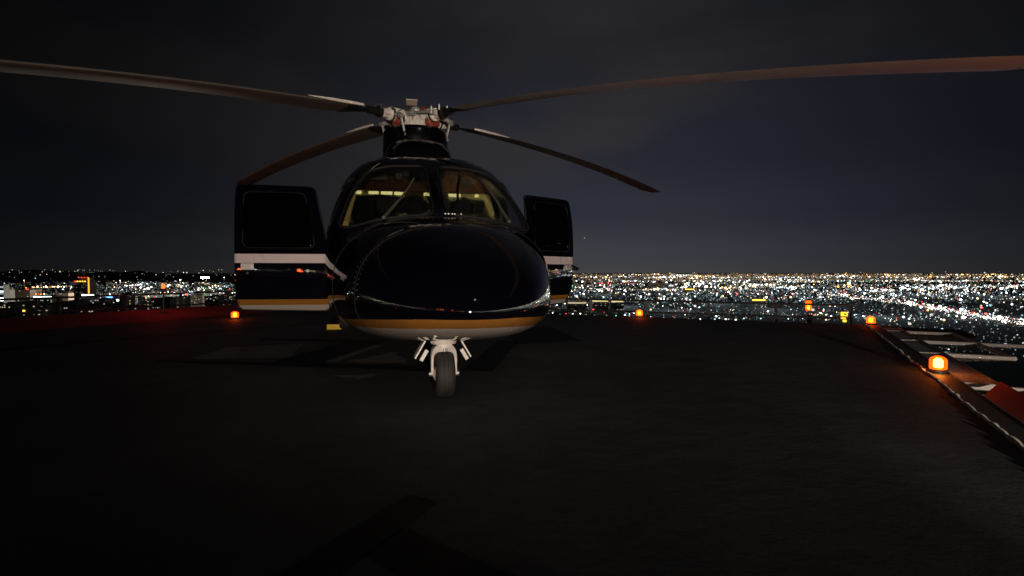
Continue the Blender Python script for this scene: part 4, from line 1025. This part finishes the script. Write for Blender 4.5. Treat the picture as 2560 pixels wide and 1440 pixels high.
bar(*g, -.5, .5, g[2] - 1.6, 4.6, 'bar_w')
building('office_block', 171, 190, 752, 1150, 'unlit black slab in front of the crowned tower', 'conc_c', .02)
building('office_block', 235, 262, 748, 1250, 'low pale block between the white bar and the blue sign', 'conc_a', .3)
g = building('office_block', 264, 297, 741, 1330, 'block with blue and violet light bars on its roof edge', 'conc_c', .15)
bar(*g, -.5, .0, g[2] - 1, 4, 'bar_b'); bar(*g, .02, .5, g[2] + 1.5, 3, 'bar_p')
for fx in (-.38, .36, .42): bar(*g, fx - .05, fx + .05, g[2] - 9, 4, 'bar_w', 'sign_letter')
g = building('office_block', 302, 326, 734, 1450, 'pale block with lit floors right of the blue sign', 'conc_a', .4)
for k in range(3): bar(*g, -.3, .1, g[2] - 10 - 6 * k, 1.6, 'win_c', 'lit_floor')
for i, (x0, x1, yt, d, lb) in enumerate([(328, 352, 744, 1600, 'small dim block just past the lit floor block'), (354, 384, 748, 1500, 'tan block behind the railing below the lit avenue'), (386, 424, 746, 1350, 'grey block right behind the red obstruction light'), (428, 462, 742, 1650, 'tan block with scattered windows past the red obstruction light'), (470, 505, 738, 1800, 'grey block below the stadium floods'), (510, 545, 741, 1500, 'dim block beneath the stadium floods'), (548, 592, 737, 1700, 'last tan block beside the open helicopter door')]):
    building('office_block', x0, x1, yt, d, lb, ('conc_a', 'conc_b', 'conc_c')[i % 3], .3)
for i, (x0, x1, yt, d, lb) in enumerate([(-10, 30, 760, 1150, 'near dark block at the left edge with a few warm windows'), (34, 76, 756, 1200, 'near dark block with amber lit ground floor'), (80, 118, 763, 1120, 'near brown block under the two white bars'), (120, 168, 758, 1200, 'near tan block with a row of warm windows'), (192, 232, 765, 1100, 'near grey block under the single white bar'), (236, 275, 764, 1120, 'near dark block under the blue sign'), (280, 340, 768, 1080, 'near low block behind the red apron')]):
    g = building('office_block', x0, x1, yt, d, lb, ('conc_c', 'conc_b', 'conc_a')[i % 3], .2)
    if i == 1: bar(*g, .0, .14, g[2] - 18, 3, 'bar_o', 'lit_entrance')
for i, (x0, x1, yt, d, lb, mt) in enumerate([(1418, 1468, 755, 1900, 'low block with dotted lit floor beside the open right door', 'win_w'), (1478, 1522, 750, 1900, 'low block with a yellow lit top floor behind the railing', 'bar_y'), (1528, 1560, 751, 1850, 'second low block with a yellow lit top floor', 'bar_y'), (1620, 1672, 708, 4300, 'broad reddish lit building in the middle of the plain', 'bar_d'), (1712, 1736, 722, 3600, 'long hall with an amber lit front', 'bar_o'), (1880, 1915, 748, 2100, 'low hall lit orange near the railing', 'bar_o')]):
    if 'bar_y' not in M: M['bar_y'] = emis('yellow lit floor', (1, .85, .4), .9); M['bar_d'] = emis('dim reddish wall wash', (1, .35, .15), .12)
    g = building('low_building', x0, x1, yt, d, lb, 'conc_a', .25)
    bar(*g, -.46, .46, g[2] - 3, 5, mt, 'lit_floor')

# fill lights on added masts that lift ground and facades out of black
POOLS = [(30, 790), (110, 782), (190, 795), (250, 786), (330, 780), (420, 772), (510, 766), (580, 775), (60, 745), (300, 742), (450, 738), (560, 730), (1450, 770), (1560, 765), (1680, 775), (1800, 760), (1930, 772), (2060, 760), (2200, 790), (2350, 770), (2480, 790), (1500, 735), (1700, 728), (1900, 730), (2100, 728), (2300, 735), (2500, 740)]
for x, y in POOLS:
    p = ground(x, y); dist = p.length; h_ = 14 + dist * .02
    r = empty('fill_mast', p, label='added fill light mast at the foot of the lit blocks' if x < 700 else 'added fill light mast on the plain beyond the railing', cat='fill mast', group='added fill masts left of the helicopter' if x < 700 else 'added fill masts right of the helicopter')
    MB().tube([(0, 0, 0), (0, 0, h_)], [.5, .3], 6).build('pole', 'darkmetal', r)
    MB().lathe([(.6, h_), (1.3, h_ + .3), (1.3, h_ + 1.0), (.5, h_ + 1.4)], n=8).build('lamp_head', lmats[lidx['cool' if x > 700 else 'warm', 'c']], r)
    l = bpy.data.lights.new('mast_fill', 'POINT'); l.color = (.80, .92, 1.0) if x > 700 else (1, .90, .72); l.energy = (2.6 if x < 700 else .6) * 4 * math.pi * (h_ * 2.5) ** 2; l.shadow_soft_size = 1.5
    o = bpy.data.objects.new('mast_fill', l); COL.objects.link(o); o.parent = r; o.location = (0, -2.5, h_ + .5)

st = at(1461, 595, 30000); link('star', bulb_me[sorted(bulb_me)[0]], label='single faint point of light in the sky beside the right door', cat='star', loc=st).scale = (32, 32, 32)
